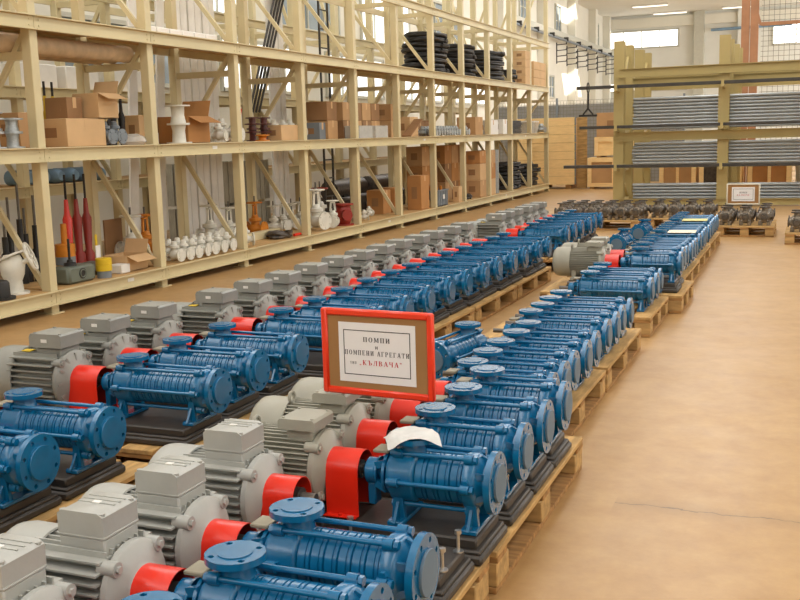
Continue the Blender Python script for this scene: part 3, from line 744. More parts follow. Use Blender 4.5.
# -------- floor level, third bay
put(gate_valve('orange','orange',1.05), 257, -6.95, 0, 'orange valve standing beside the third front post', None, 'valve')
for i, px in enumerate((270,279,288,297)):
    put(GV, px, -7.05, 0, 'white handwheel valve, %s of four along the back of the third bay' % ORD[i], 'white valves at the back of the third bay', 'valve', rnd.uniform(-30,30), .85)
r = MB().box((0,0,.05), (.12,1.2,.1), .004).build('timber_beam', 'rack'); r.location = (-6.8,(RY(2)+RY(3))/2+.1,DECK[0]+EPS); tag(r, 'cream timber lying before the white valves of the third bay', 'beam')
c = coil(.2,.7,5,.022,'dark','cable_coil',.10,3); c.location = (-6.55,Yx(279,-6.55,.25),DECK[0]+EPS); tag(c, 'dark cable coil lying on the rack floor by the red tipped cable end', 'cable coil')
q = MB().cyl((0,-.09,.02), (0,.09,.02), .02, n=10); o = q.build('cable_plug', 'red'); o.location = (-6.44,Yx(299,-6.44,.23),DECK[0]+EPS); tag(o, 'red cable end beside the dark cable coil', 'plug')
# -------- floor level, fourth bay
put(GV, 318, -6.55, 0, 'big white handwheel valve right behind the fourth front post', 'big white valves of the fourth bay', 'valve', -20, 1.3)
put(GVR, 327, -6.85, 0, 'big white valve with dark red handwheel', 'big white valves of the fourth bay', 'valve', 20, 1.25)
put(GV, 332, -6.45, 0, 'white valve with round flange standing beside the dark red casting', 'big white valves of the fourth bay', 'valve', -70, .9)
r = thing('red_casting', 'dark red flanged casting standing beside the white valves', 'casting', (-6.5,Yx(347,-6.5,.35),DECK[0]+EPS))
q = MB(); q.lathe((0,0,.02), (0,0,1), [(0,.1),(.04,.12),(.14,.14),(.24,.12),(.28,.1)], 20); q.lathe((0,0,.16), (.6,-.6,0), [(0,.09),(.2,.08)], 16); q.build('casting_body', 'redm', r)
MB().flange((0,0,0), (0,0,1), .16, .02, .1, 8, .01, None, 28).build('end_flange', 'redm', r); MB().flange((0,0,.3), (0,0,1), .16, .02, .1, 8, .01, None, 28).build('end_flange', 'redm', r)
for i, px in enumerate((352,357)):
    put(SV, px+12, -6.5-.25*i, 0, 'pale small fitting on the rack floor, %s of two past the dark red casting' % ORD[i], 'pale small fittings', 'valve', 30+50*i, .9)
for i, (px, X, s) in enumerate(((338,-7.6,1.0),(352,-7.75,1.2),(375,-7.7,1.1),(388,-7.75,.9))):
    r = thing('dark_machine', 'dark machine housing in the gloom behind the racking, %s of four from the near end' % ORD[i], 'machine', (X,Yx(px,X,.5),.002), 0, 'dark machines behind the racking')
    q = MB(); q.box((0,0,.25), (.5,.7*s,.5), .04); q.lathe((0,-.36*s,.62), (0,1,0), [(0,.1),(.02,.17),(.66*s,.17),(.72*s,.1)], 18); q.build('machine_housing', 'dark', r)
    MB().box((0,0,.53), (.3,.2,.06), .01).build('machine_saddle', 'black', r); MB().cyl((.26,.1,.3), (.3,.1,.3), .08, n=16).build('inspection_cover', 'steel', r)
# -------- fifth to seventh bays
carton(0,-6.86,0,.34,.3,.40,'carto','orange brown carton at the back before the tall narrow carton, nearer of two',y=RY(5)+.27); carton(0,-6.80,0,.34,.3,.42,'carto','orange brown carton at the back before the tall narrow carton, farther of two',y=RY(5)+.64)
carton(0,-6.50,0,.40,.26,.60,'carto','tall narrow orange brown carton standing before the grey plastic crate',y=RY(5)+1.22)
X = -6.52; r = thing('plastic_crate', 'grey ribbed plastic crate of orange parts on the rack floor', 'crate', (X,RY(6)+.37,DECK[0]+EPS)); w_, d_, h_ = .56, .36, .30
q = MB()
q.box((0,0,.01), (d_,w_,.02))
for s in (-1,1):
    q.box((s*(d_/2-.01),0,h_/2), (.02,w_,h_)); q.box((0,s*(w_/2-.01),h_/2), (d_-.04,.02,h_))
    for j in range(6): q.box((s*(d_/2+.006),-w_/2+.05+j*(w_-.1)/5,h_/2), (.012,.014,h_)); 
    for j in range(4): q.box((-d_/2+.05+j*(d_-.1)/3,s*(w_/2+.006),h_/2), (.014,.012,h_))
q.build('crate_shell', 'crategrey', r)
q = MB()
for s in (-1,1): q.box((s*(d_/2+.004),0,h_-.012), (.03,w_+.02,.024)); q.box((0,s*(w_/2+.004),h_-.012), (d_,.03,.024))
q.build('crate_rim', 'crategrey', r); MB().box((d_/2+.0135,.02,.17), (.003,.1,.08)).build('crate_label', 'whitep', r)
PCR = r
cl = 0
for j in range(3):
    for i in range(5):
        carton(0,-6.95,0,.40,.32,.36,('cardd','carto','card')[(i+j)%3],'brown carton in the wall of cartons behind the dark hose, %s row up, %s along' % (ORD[j],ORD[i]),'wall of cartons at the back',dz=j*(.36+.004),y=(RY(6)+.72+i*.42) if i < 2 else RY(7)+.30+(i-2)*.42)
MB_ = carton(0,-6.42,0,.2,.12,.30,'cardl','slim pale carton standing before the wall of cartons',y=RY(6)+1.45)
c = coil(.28,.45,6,.02,'black','hose_coil',.1,5); c.location = (-6.55,RY(7)+.55,DECK[0]+EPS); tag(c, 'black hose lying loose before the wall of cartons', 'hose coil')
for j in range(3):
    for i in range(2):
        carton(0,-6.555,0,.42,.36,.34 if j < 2 else .26,('card','cardl','carto')[(i+j)%3],'carton in the small front stacks beside the black heap, %s row up, %s stack' % (ORD[j],('near','far')[i]),'small front stacks of cartons',dz=j*(.34+.004),y=RY(7)+1.30 if i == 0 else RY(8)+.30)
for i in range(5):
    o = MB().cyl((0,0,0), (0,0,.95), .025, n=10).build('clear_tube', 'galv'); o.location = (-6.42-.06*(i%2),RY(8)+.58+.06*i,DECK[0]+EPS); tag(o, 'pale slender tube standing upright past the small carton stack', 'tube', 'pale tubes of the seventh bay')
# black heaps of hose in the last bays
def pile(bay, n, X, R, sq, rt, lvl, label, group, off=.85, seed0=0, th=.085, dz=0):
    P = [coil(R,sq,6,rt,'black','hose_coil',th,seed0+k) for k in range(2)]
    for i in range(n):
        p = P[i%2]; place(p, (X+rnd.uniform(-.03,.03), RY(bay)+off+rnd.uniform(-.05,.05), DECK[lvl]+EPS+dz+i*(th+.006)), rnd.uniform(-.3,.3) if rnd.random() < .5 else pi, label, group, 'hose coil')
pile(8,8,-6.85,.42,.6,.024,0,'black hose coil in the tall heap beside the small front stacks','black heap of hose, tall',1.2,11,.11)
pile(9,6,-6.75,.6,.6,.024,0,'black hose coil in the heap on the rack floor just past the tall heap','black heap of hose, middle',.85,21,.10)
pile(10,5,-6.75,.62,.55,.024,0,'black hose coil in the low heap beside the far rack end','black heap of hose, low',.85,31,.10)
# -------- second level
for i, px in enumerate((2,9,17)):
    X = -6.55-.12*(i%2); r = spool('galv', .26+.06*(i%2), .1, 3, 'pulley_stack'); r.location = (X,Yx(px,X,1.6),DECK[1]+EPS); tag(r, 'shiny stack of metal discs at the left edge of the second shelf, %s of three' % ORD[i], 'disc stack', 'shiny disc stacks')
carton(27,-6.85,1,.3,.3,.32,'card','carton peeping from behind the shiny disc stacks on the second shelf')
carton(84,-6.62,1,.56,.40,.26,'cardl','wide low carton under two smaller ones on the second shelf')
yb = Yx(84,-6.62,DECK[1]+.13)
carton(0,-6.56,1,.30,.3,.24,'cardl','carton with raised flaps on top of the wide low carton',open_top=True,dz=.26+.003,y=yb+.13)
carton(0,-6.70,1,.22,.26,.20,'cardd','dark brown carton on top of the wide low carton',dz=.26+.003,y=yb-.17)
GG = small_valve('crategrey','small_valve')
for i, px in enumerate((113,125)): put(GG, px, -6.5, 1, 'grey valve body beside the wide low carton, %s of a pair' % ('nearer','farther')[i], 'pair of grey valve bodies', 'valve', 0, 1.22)
carton(144,-7.0,1,.34,.2,.32,'cardl','pale carton behind the second front post on the second shelf')
o = MB().lathe((0,0,0), (0,0,1), [(0,.1),(.03,.13),(.08,.11),(.11,.05)], 14).build('film_bundle', 'clear'); o.location = (-6.45,Yx(146,-6.45,1.55),DECK[1]+EPS); o.scale = (1,1.2,1); tag(o, 'crumpled film bundle lying before the pale carton on the second shelf', 'bundle')
carton(180,-6.72,1,.44,.4,.30,'carto','open carton with a flap hanging out over the second shelf edge',open_top=True)
r = spool('white',.42,.14,3); r.location = (-6.55,Yx(197,-6.55,1.7),DECK[1]+EPS+.0); tag(r, 'tall white flanged spool beside the open carton on the second shelf', 'pipe fitting'); r.location.y = RY(1)+.95
wv = [(209,-6.5,.9,'small white valve first past the tall white spool'),(220,-6.85,1.2,'white valve at the back between the tall spool and the red lever'),(231,-6.5,1.0,'white flanged valve beside the red lever')]
for px, X, s, l in wv: put(SV, px+2, X, 1, l, 'white valves of the second shelf', 'valve', 10, s*1.25)
r = thing('lever', 'red lever standing up beside the third front post on the second shelf', 'lever', (-6.62,Yx(237,-6.62,1.6),DECK[1]+EPS)); MB().cyl((0,0,0), (0,0,.1), .03, n=10).build('lever_foot', 'red', r); MB().bar((0,0,.1), (0,.12,.40), .02, .02).build('lever_arm', 'red', r)
for i, px in enumerate((253,264)):
    r = spool('maroon', .30, .085, 3, 'insulator'); r.location = (-6.6,Yx(px,-6.6,1.65),DECK[1]+EPS); tag(r, 'dark maroon ribbed insulator, %s of two on the second shelf' % ('nearer','farther')[i], 'insulator', 'maroon insulators')
    for z in (.1,.2): MB().lathe((0,0,z), (0,0,1), [(0,.03),(.008,.1),(.02,.1),(.03,.03)], 18).build('rib', 'maroon', r)
r = spool('orange', .08, .09); r.location = (-6.42,Yx(262,-6.42,1.55),DECK[1]+EPS); tag(r, 'small orange flanged ring in front of the maroon insulators', 'pipe fitting')
carton(282,-6.55,1,.46,.28,.20,'cardl','low pale carton with a maroon lump at its near end on the second shelf')
for i, px in enumerate((274,283,290)): put(SV, px, -6.95, 1, 'whitish valve behind the low pale carton, %s of three' % ORD[i], 'whitish valves behind the low carton', 'valve', 0, 1.5)
r = thing('wheel_flange', 'white round flanged wheel standing on edge by the fourth front post', 'wheel', (-6.5,Yx(300,-6.5,1.6),DECK[1]+EPS)); MB().flange((0,0,.11), (.5,-.85,0), .11, .02, .05, 6, .012, None, 28).build('wheel_disc', 'white', r); MB().box((0,.03,.012), (.1,.1,.024)).build('wheel_foot', 'white', r)
carton(314,-6.8,1,.2,.3,.24,'crategrey','small grey box right behind the fourth front post on the second shelf')
for j in range(2):
    for i in range(5):
        carton(0,-6.78,1,.33,.34,.27,'cardd' if (i+j)%2 else 'card','printed brown carton in the two row block on the second shelf, %s row, %s along' % (('lower','upper')[j],ORD[i]),'printed cartons in two rows',dz=j*(.27+.004),y=RY(3)+1.42 if i == 0 else RY(4)+.27+(i-1)*.36)
for j in range(2):
    for i in range(1):
        carton(0,-6.7,1,.38,.36,.27,'card' if j else 'cardl','printed brown carton closing the block beside the slanting plank, %s row' % ('lower','upper')[j],'printed cartons beside the plank',dz=j*(.27+.004),y=RY(5)+.28)
for i in range(2):
    r = thing('clear_box', 'clear plastic box in front of the printed cartons, %s one' % ('near','far')[i], 'box', (-6.47,RY(4)+.36+i*.62,DECK[1]+EPS), 0, 'clear plastic boxes')
    q = MB(); 
    for s in (-1,1): q.box((s*.118,0,.09), (.004,.5,.18)); q.box((0,s*.248,.09), (.232,.004,.18))
    q.box((0,0,.003), (.232,.492,.006)); q.build('box_shell', 'clear', r); MB().box((0,0,.185), (.25,.51,.008), .002).build('box_lid', 'clear', r)
q = MB().bar((0,-.42,.02), (0,.42,.42), .16, .03); o = q.build('brown_plank', 'cardd'); o.location = (-6.40,RY(5)+.76,DECK[1]+EPS); o.scale = (1,.7,.7); tag(o, 'brown plank leaning at a slant between printed cartons and square carton', 'plank')
carton(0,-6.68,1,.40,.34,.34,'cardl','square carton with black print past the slanting plank on the second shelf',y=RY(5)+1.12)
for i in range(24):
    yy = RY(6)+.16+(i//2)*.145 if i < 20 else RY(7)+.2+(i//2-10)*.145
    place(SVG, (-6.43-.21*(i%2), yy, DECK[1]+EPS), RAD(rnd.uniform(-6,6)), 'small grey valve in the two rows along the second shelf edge', 'small grey valves in two rows', 'valve', .95)
q = MB(); q.box((0,0,.02), (.2,.4,.004)); q.bar((0,-.1,.02), (0,.12,.13), .2, .004); o = q.build('white_sheet', 'wpaper'); o.location = (-6.80,RY(6)+.9,DECK[1]+EPS); tag(o, 'folded white sheet standing over the small grey valves', 'paper')
for i in range(3): carton(0,-7.03,1,.48,.2,.3,'cardd','brown carton along the back behind the small grey valves, %s of three' % ORD[i],'brown cartons behind the grey valves',y=RY(6)+.34+i*.5)
carton(0,-6.6,1,.5,.4,.36,'card','plain brown carton first past the seventh front post on the second shelf',y=RY(7)+1.15)
carton(0,-6.6,1,.7,.4,.30,'whitep','white box beside the plain brown carton on the second shelf',y=RY(8)+.48)
carton(0,-6.5,1,.3,.36,.32,'whitep','white box with a dark end by the black sheets on the second shelf',y=RY(8)+1.1)
for i in range(9):
    o = MB().box((0,0,.016), (.55,1.0,.03), .006).build('rubber_sheet', 'black') if i == 0 else copy_tree(o)
    o.location = (-6.75+rnd.uniform(-.02,.02),RY(9)+.85+rnd.uniform(-.02,.02),DECK[1]+EPS+i*.034); o.rotation_euler.z = rnd.uniform(-.02,.02); tag(o, 'black rubber sheet in the flat stack on the second shelf', 'sheet', 'black rubber sheets')
for i in range(3):
    r = thing('clear_tub', 'clear tub of pale parts past the black sheets, %s of three' % ORD[i], 'tub', (-6.6,RY(10)+.28+i*.40,DECK[1]+EPS), 0, 'clear tubs'); MB().lathe((0,0,0), (0,0,1), [(0,.15),(.24,.18),(.26,.19),(.27,.19)], 16).build('tub_body', 'clear', r); MB().lathe((0,0,.271), (0,0,1), [(0,.19),(.02,.19),(.03,.12)], 16).build('tub_lid', 'whitep', r)
for i in range(4):
    place(SVG, (-6.45-.26*(i%2), RY(10)+1.32+(i//2)*.2, DECK[1]+EPS), RAD(rnd.uniform(-6,6)), 'small grey valve at the far end of the second shelf', 'small grey valves at the rack end', 'valve', 1.2)
for i, (px, X) in enumerate(((46,-7.05),(54,-7.08),(107,-7.05),(114,-7.08),(120,-7.03))):
    r = thing('long_tool', ('yellow','black')[int(i >= 2)]+' long handled tool leaning at the back of the second shelf', 'tool', (X,Yx(px,X,1.8),DECK[1]+EPS), 0, ('yellow','black')[int(i >= 2)]+' tools at the back of the second shelf')
    MB().lathe((0,0,0), (0,0,1), [(0,.03),(.3,.04),(.36,.02),(.5,.016)], 10).build('tool_body', ('yellow','black')[int(i >= 2)], r); MB().cyl((0,0,.5), (0,0,.64), .012, n=8).build('tool_tip', 'black', r)
# -------- third level: wrapped tubes, foam blocks, hose coils, boxes
for i in range(3):
    X = -6.62-.18*i
    r = thing('wrapped_tube', 'thick kraft wrapped tube lying under the third level, %s from the aisle' % ORD[i], 'tube', (X,RY(0)+.75,2.4115), 0, 'kraft wrapped tubes')
    MB().cyl((0,-2.45,0), (0,.95,0), .085, n=20).build('tube_wrap', 'kraft', r)
for i in range(6):
    o = MB().box((0,0,.04), (.3,.22,.08), .008).build('foam_block', 'whitep') if i == 0 else copy_tree(o)
    o.location = (-6.6,RY(1)+.2+i*.235,DECK[2]+EPS); tag(o, 'white foam block in the short row on the third shelf', 'foam block', 'white foam blocks')
pile(6,8,-6.72,.58,.62,.026,2,'black hose coil in the near pile of the third shelf','near pile of hose coils',.66,51,.085)
pile(7,7,-6.72,.58,.62,.026,2,'black hose coil in the middle pile of the third shelf','middle pile of hose coils',.70,61,.085)
pile(8,6,-6.72,.66,.6,.026,2,'black hose coil in the far round pile of the third shelf','far pile of hose coils',.88,71,.10)
pile(9,3,-6.72,.5,.6,.026,2,'black hose coil in the low pile before the flat wooden boxes','low pile of hose coils',.6,81,.10)
for j in range(4): carton(0,-6.48,2,.42,.3,.19,'cardl','flat wooden box in the taller stack on the third shelf, %s from below' % ORD[j],'flat boxes of the tenth bay',dz=j*(.19+.004),y=RY(9)+1.40)
for j in range(3): carton(0,-6.50,2,1.2,.3,.19,'cardl','flat wooden box in the lower stack at the rack end, %s from below' % ORD[j],'flat boxes of the last bay',dz=j*(.19+.004),y=RY(10)+.95)
# -------- let neighbours on a shelf make room for each other
def kids(o):
    out = [o] if o.type == 'MESH' else []
    for c in o.children: out += kids(c)
    return out
def aabb(o):
    lo, hi = [1e9]*3, [-1e9]*3
    for c in kids(o):
        for k in c.bound_box:
            w = c.matrix_world @ Vector(k)
            for i in range(3): lo[i] = min(lo[i], w[i]); hi[i] = max(hi[i], w[i])
    return lo, hi
ORANGE_AT = 1
bpy.context.view_layer.update()
shelf = []
for o in S.objects:
    if o.parent is None and o.get('category') and -7.3 < o.location.x < -6.3 and o.name.split('.')[0] not in ('orange_part','storage_rack','hose_coil','wrapped_tube','sheet','foam_block'):
        for lv_, zd in enumerate(DECK):
            if abs(o.location.z-zd-EPS) < .004:
                lo, hi = aabb(o); kb = int(((lo[1]+hi[1])/2-RY(-1))//1.692)-1
                shelf.append([o, lo, hi, kb, lv_])
START = {s[0].name: s[0].location.copy() for s in shelf}
for it in range(160):
    moved = False
    for a in range(len(shelf)):
        for b in range(a+1, len(shelf)):
            A, B = shelf[a], shelf[b]
            if A[3] != B[3] or A[4] != B[4]: continue
            d = [min(A[2][i], B[2][i])-max(A[1][i], B[1][i]) for i in range(3)]
            if min(d) <= -.003: continue
            i = 1 if d[1] < d[0]*1.6 else 0
            s = (d[i]+.004)/2*(1 if A[1][i]+A[2][i] > B[1][i]+B[2][i] else -1)
            for T, sg in ((A,1),(B,-1)):
                T[1][i] += s*sg; T[2][i] += s*sg; T[0].location[i] += s*sg
            moved = True
    for T in shelf:
        for i, l, h in ((0,-7.13,-6.315),(1,RY(T[3])+.062,RY(T[3]+1)-.062)):
            m = max(0, l-T[1][i]) - max(0, T[2][i]-h)
            if m and (T[2][i]-T[1][i]) < h-l: T[1][i] += m; T[2][i] += m; T[0].location[i] += m
    if not moved: break
for i in range(4):
    o = MB().lathe((0,0,0), (0,0,1), [(0,.045),(.08,.05),(.2,.03),(.34,.022)], 12).build('orange_part', 'orange'); o.location = PCR.location + Vector((-.08+.16*(i%2), -.18+.12*i, .0215)); tag(o, 'orange part sticking out of the grey plastic crate', 'part', 'orange parts in the grey crate')
# -------- things standing behind the aisle racking
for i in range(9):
    X = -7.5; y = RY(2)+.55+i*.165 if i < 6 else RY(4)-.45+(i-6)*.165
    r = MB().prism([(-.07,-.015),(.07,-.015),(.07,.015),(.03,.03),(-.03,.03),(-.07,.015)], (0,0,0), (0,1,0), (1,0,0), (0,0,1), 4.6).build('white_profile', 'whitep'); r.location = (X-.01*(i%2),y,.003); tag(r, 'tall white profile standing in the row behind the racking', 'profile', 'tall white profiles')
for i in range(2):
    o = MB().box((0,0,2.2), (.03,.16,4.4), .004).build('white_plank', 'whitep'); o.location = (-7.45,RY(1)+1.0+i*.55,.003); o.rotation_euler.x = RAD(-5); tag(o, 'white plank leaning behind the tall white spool, %s of two' % ('nearer','farther')[i], 'plank', 'white planks behind the racking')
r = thing('ladder', 'thin black ladder standing upright behind the racking', 'ladder', (-7.45,Yx(326,-7.45,2.2),.003))
for s in (-1,1): MB().box((0,s*.16,1.9), (.03,.025,3.8)).build('rail', 'darkbar', r)
for i in range(12): MB().cyl((0,-.16,.25+i*.3), (0,.16,.25+i*.3), .012, n=8).build('rung', 'darkbar', r)
for i in range(4):
    y0 = RY(4)-.3+i*.09; o = MB().cyl((-7.40,y0-1.0,1.9), (-7.42,y0+.25,4.2), .018, n=8).build('black_rod', 'darkbar'); tag(o, 'thin black rod leaning at a slant behind the racking', 'rod', 'slanting black rods')
for i in range(5):
    o = MB().box((0,0,.14), (.3,.62,.28), .01).build('white_carton', 'whitep') if i == 0 else copy_tree(o)
    o.location = (-8.62,RY(i//2)+.35+.45+.78*(i%2),2.18+EPS); tag(o, 'long white box on the upper shelf of the second racking', 'box', 'long white boxes of the second racking')
for i in range(4):
    o = MB().lathe((0,0,0), (0,0,1), [(0,.11),(.1,.1),(.3,.04),(.4,.02)], 14).build('white_cone', 'whitep') if i == 0 else copy_tree(o)
    o.location = (-8.6,RY(0)+.6+i*.28,1.05+EPS); tag(o, 'white cone on the low shelf of the second racking', 'cone', 'white cones')
for i in range(6):
    o = MB().lathe((0,0,.09), (1,0,0), [(0,.05),(.03,.09),(.3,.09),(.36,.06)], 14).build('pump_motor', 'bluem') if i == 0 else copy_tree(o)
    o.location = (-8.8,RY(2)-1.2+i*.26,1.05+EPS); tag(o, 'faded blue motor on the low shelf of the second racking', 'motor', 'faded blue motors')
# ------------------------------------------------------------------ left wall: windows, pilasters, conduit with hooks
def window(n, loc, w, h, panes, axis, glass, bars=1):
    """window_n > frame, panes; axis 'x' = lies in a wall of constant x (faces +x), 'y' = far wall (faces -y)"""
    r = thing('window_%d' % n, None, None, loc); r['kind'] = 'structure'
    T = (lambda u, v, d: (d, u, v)) if axis == 'x' else (lambda u, v, d: (u, -d, v))
    D = (lambda u, v, d: (d, u, v)) if axis == 'x' else (lambda u, v, d: (u, d, v))
    q = MB()
    for s in (-1,1): q.box(T(s*w/2,0,.03), D(.07,h+.07,.06)); q.box(T(0,s*h/2,.03), D(w,.07,.06))
    for i in range(1,panes): q.box(T(-w/2+w*i/panes,0,.03), D(.045,h,.05))
    for i in range(1,bars+1): q.box(T(0,-h/2+h*i/(bars+1),.03), D(w,.035,.045)) if bars else None
    q.build('window_frame', 'pilaster', r)
    MB().box(T(0,0,.012), D(w,h,.01)).build('window_pane', glass, r)
    return r
wn = 0
for i, y in enumerate((9.5,14.0,18.5,23.0,27.5,32.0)):
    wn += 1; window(wn, (XL,y,2.95), 3.3, .95, 4, 'x', 'winglass' if i < 2 else 'winlit2', 0)
for i, y in enumerate((11.5,16.0,20.5,25.0,29.5)):
    wn += 1; window(wn, (XL,y,4.6), 3.2, 1.5, 4, 'x', 'winglass' if i%2 == 0 else 'winlit2', 1)
for i, y in enumerate((38.5,44.2,52.6)):
    wn += 1; window(wn, (XL,y,6.2), 1.0, 1.3, 2, 'x', 'winglass', 1)
wn += 1; window(wn, (XL,42.6,3.4), 1.6, .9, 3, 'x', 'winglass', 1)
wn += 1; window(wn, (-8.51,YF,6.13), 3.72, .86, 4, 'y', 'winlit', 0)
wn += 1; window(wn, (.1,YF,6.0), 4.4, .98, 4, 'y', 'winlit', 0)
wn += 1; window(wn, (-8.3,YF,3.72), 4.2, .42, 4, 'y', 'winlit', 0)
for i, y in enumerate((35.0,41.0,46.4,51.0,54.6)): struct('trim_%d' % (i+1), MB().box((XL+.18,y,ZC/2), (.36,.55 if i != 4 else .4,ZC), .01), 'wallw')
struct('trim_6', MB().box((-5.6,YF-.15,ZC/2), (.5,.3,ZC), .01), 'pilaster')
struct('trim_7', MB().box((-3.5,YF-.15,ZC/2), (.5,.3,ZC), .01), 'wallg')
struct('trim_8', MB().box((-.7,YF-.08,6.95), (19.4,.16,.5)), 'wallw')
struct('trim_9', MB().box((XL+.25,45,5.55), (.3,19,.22)), 'pilaster')
r = thing('wall_conduit', 'dark conduit running along the white far side wall above the hooks', 'conduit', (XL+.5,45,5.32))
MB().cyl((0,-9.6,0), (0,9.6,0), .05, n=10).build('conduit_pipe', 'crategrey', r)
for i in range(8): MB().box((-.0,-8.8+i*2.5,.06), (.2,.06,.16)).build('wall_bracket', 'darkbar', r)
for i, y in enumerate((42.3,44.2,46.35,48.6,50.9,53.1)):
    r = thing('wall_hook_rack', 'black rack of four arms fixed to the white side wall, %s of six' % ORD[i], 'hook rack', (XL+.42,y,4.72), 0, 'black arm racks on the side wall')
    MB().box((0,0,0), (.04,.05,.85)).build('back_bar', 'darkbar', r)
    for k in range(4): q = MB(); q.bar((0,0,-.36+k*.23), (.42,0,-.34+k*.23), .04, .035); q.bar((.40,0,-.36+k*.23), (.42,0,-.27+k*.23), .06, .04); q.build('arm', 'darkbar', r)
r = thing('wall_duct', 'blue grey duct lying high along the far wall', 'duct', (-3.1,YF-.5,6.35))
MB().cyl((-1.9,0,0), (1.9,0,.05), .07, n=12).build('duct_pipe', 'bluem', r)
for x in (-1.4,0,1.4): MB().box((x,.22,0), (.06,.5,.06)).build('duct_hanger', 'pilaster', r)
for i, (px, py, Y) in enumerate(((650,7,47.5),(670,14,52.5),(740,8,50.0))):
    p = at_z(px,py,ZC-.12); r = thing('ceiling_lamp', 'long fluorescent lamp on the pale ceiling, %s of three' % ORD[i], 'lamp', (p.x,p.y,ZC-.09), 0, 'fluorescent ceiling lamps')
    MB().box((0,0,.05), (1.7,.18,.07), .01).build('lamp_housing', 'whitep', r)
    for s in (-1,1): MB().cyl((-.8,s*.045,0), (.8,s*.045,0), .018, n=8).build('lamp_tube', 'lamp', r)
# ------------------------------------------------------------------ cream pipe rack across the hall
PRX = (-3.64,-1.64,.36)
def pipe_rack(label, y0, y1, beams, arms, dzb=0):
    r = thing('pipe_rack', label, 'racking', (-1.64,(y0+y1)/2,0)); cx, cy = -1.64, (y0+y1)/2
    for x in PRX:
        for y, w in ((y0,.2),(y1,.18)):
            q = MB()   # I-section column
            q.box((x-cx,y-cy-.085,1.62), (w,.018,3.24)); q.box((x-cx,y-cy+.085,1.62), (w,.018,3.24)); q.box((x-cx,y-cy,1.62), (.018,.152,3.24)); q.box((x-cx,y-cy,.01), (w+.1,.3,.02))
            q.build('post', 'rack_shaded', r)
        for z in (.11,.74,1.5): MB().box((x-cx,0,z-.03), (.08,y1-y0-.19,.06)).build('bearer', 'rack_shaded', r)
        MB().bar((x-cx,y0-cy+.1,.70), (x-cx,y1-cy-.1,.15), .05, .05).build('diagonal_brace', 'rack_shaded', r); MB().bar((x-cx,y0-cy+.1,2.25), (x-cx,y1-cy-.1,3.0), .05, .05).build('diagonal_brace', 'rack_shaded', r)
        if arms:
            for z in (.77,1.54,2.32): q = MB(); q.bar((x-cx,y0-cy-.09,z-.05), (x-cx,y0-cy-.45,z-.03), .06, .05); q.box((x-cx,y0-cy-.44,z+.02), (.05,.02,.10)); q.build('arm', 'rack_shaded', r)
    for y in beams:
        for z, h in ((2.61-(.13 if y > y0+.5 else 0),.17),(1.37,.17),(.08,.12)):
            if y != beams[0] and z < 2: continue
            q = MB(); q.box((.32,y-cy,z), (4.6,.012,h)); q.box((.32,y-cy-.03,z+h/2-.006), (4.6,.07,.012)); q.box((.32,y-cy-.03,z-h/2+.006), (4.6,.07,.012)); q.build('cross_beam', 'rack_shaded', r)
    return r
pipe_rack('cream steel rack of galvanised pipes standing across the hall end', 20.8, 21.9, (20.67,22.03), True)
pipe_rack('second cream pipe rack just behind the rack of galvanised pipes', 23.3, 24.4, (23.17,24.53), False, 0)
gp = MB()
gp.lathe((0,0,0), (1,0,0), [(0,.031),(5.4,.031)], 14, False, False); gp.lathe((0,0,0), (1,0,0), [(5.4,.026),(0,.026)], 14, False, False)
for k in range(6): gp.lathe((0,0,0), (1,0,0), [(0,.031),(0,.026)], 14, False, False) if k == 0 else None
GP = gp.build('galvanised_pipe', 'galv')
for lvl, (z, nr, lab) in enumerate(((.11,5,'bottom'),(.74,8,'middle'),(1.5,10,'upper'))):
    for j in range(nr):
        for i in range(3):
            place(GP, (-3.36+rnd.uniform(-.05,.03), 20.95+i*.0645, z+.0325+j*.0635), 0, 'long galvanised pipe in the %s bundle of the cream pipe rack' % lab, 'galvanised pipes, %s bundle' % lab, 'pipe')
for lvl, (z, x0, lab) in enumerate(((.77,-4.68,'lowest'),(1.54,-4.36,'middle'),(2.32,-4.42,'highest'))):
    for i in range(3):
        L = 7.2-.25*i*((lvl+i)%2); o = MB().box((L/2,0,.03), (L,.045,.06), .003).build('steel_bar', 'darkbar'); o.location = (x0+.3*i*(lvl%2),20.4+i*.055,z-.003); tag(o, 'dark steel bar lying on the %s arms in front of the pipe rack' % lab, 'bar', 'dark steel bars, %s arms' % lab)
r = thing('hanging_hook', 'small black hook hanging from the highest dark bar at its free end', 'hook', (-4.2,20.425,2.347)) 
MB().ring((0,.03,.0), (1,0,0), .10, .012, 18, 6).build('hook_ring', 'black', r); q = MB(); q.cyl((0,.03,-.1), (0,.03,-.42), .02, n=8); q.bar((0,.03,-.40), (-.1,.03,-.52), .03, .03); q.bar((0,.03,-.40), (.1,.03,-.52), .03, .03); q.box((0,.03,-.54), (.36,.05,.04)); q.build('hook_shank', 'black', r)
# ------------------------------------------------------------------ crates and boxes behind
def crate(label, loc, w, d, h, panel='card', group=None, planks=False):
    r = thing('wooden_crate', label, 'crate', loc, 0, group)
    b = .05
    MB().box((0,0,h/2+.05), (w-.06,d-.06,h-.1)).build('crate_panel', panel, r)
    for s in (-1,1):
        MB().box((s*(w/2-b),-d/2+.012,h/2+.05), (b*2,.045,h)).build('stile', 'pine', r)
        MB().box((0,-d/2+.014,h/2+.05+s*(h/2-b)), (w-4*b-.004,.04,b*2)).build('rail', 'pine', r)
        MB().box((s*(w/2-.012),.03,h/2+.05), (.04,d-.02,h)).build('side_wall', 'pine', r)
        MB().box((s*(w/2-.12),0,.024), (.12,d,.048)).build('runner', 'woodd', r)
    MB().box((0,-d/2+.013,h/2+.05), (.07,.042,h-4*b-.004)).build('mullion', 'pine', r)
    MB().box((0,0,h+.06), (w,d,.02)).build('lid', 'pine', r)
    return r
r = thing('plank_box', 'huge pine plank box standing past the far rack end, dark strapped edge', 'crate', (-6.75,27.3,0))
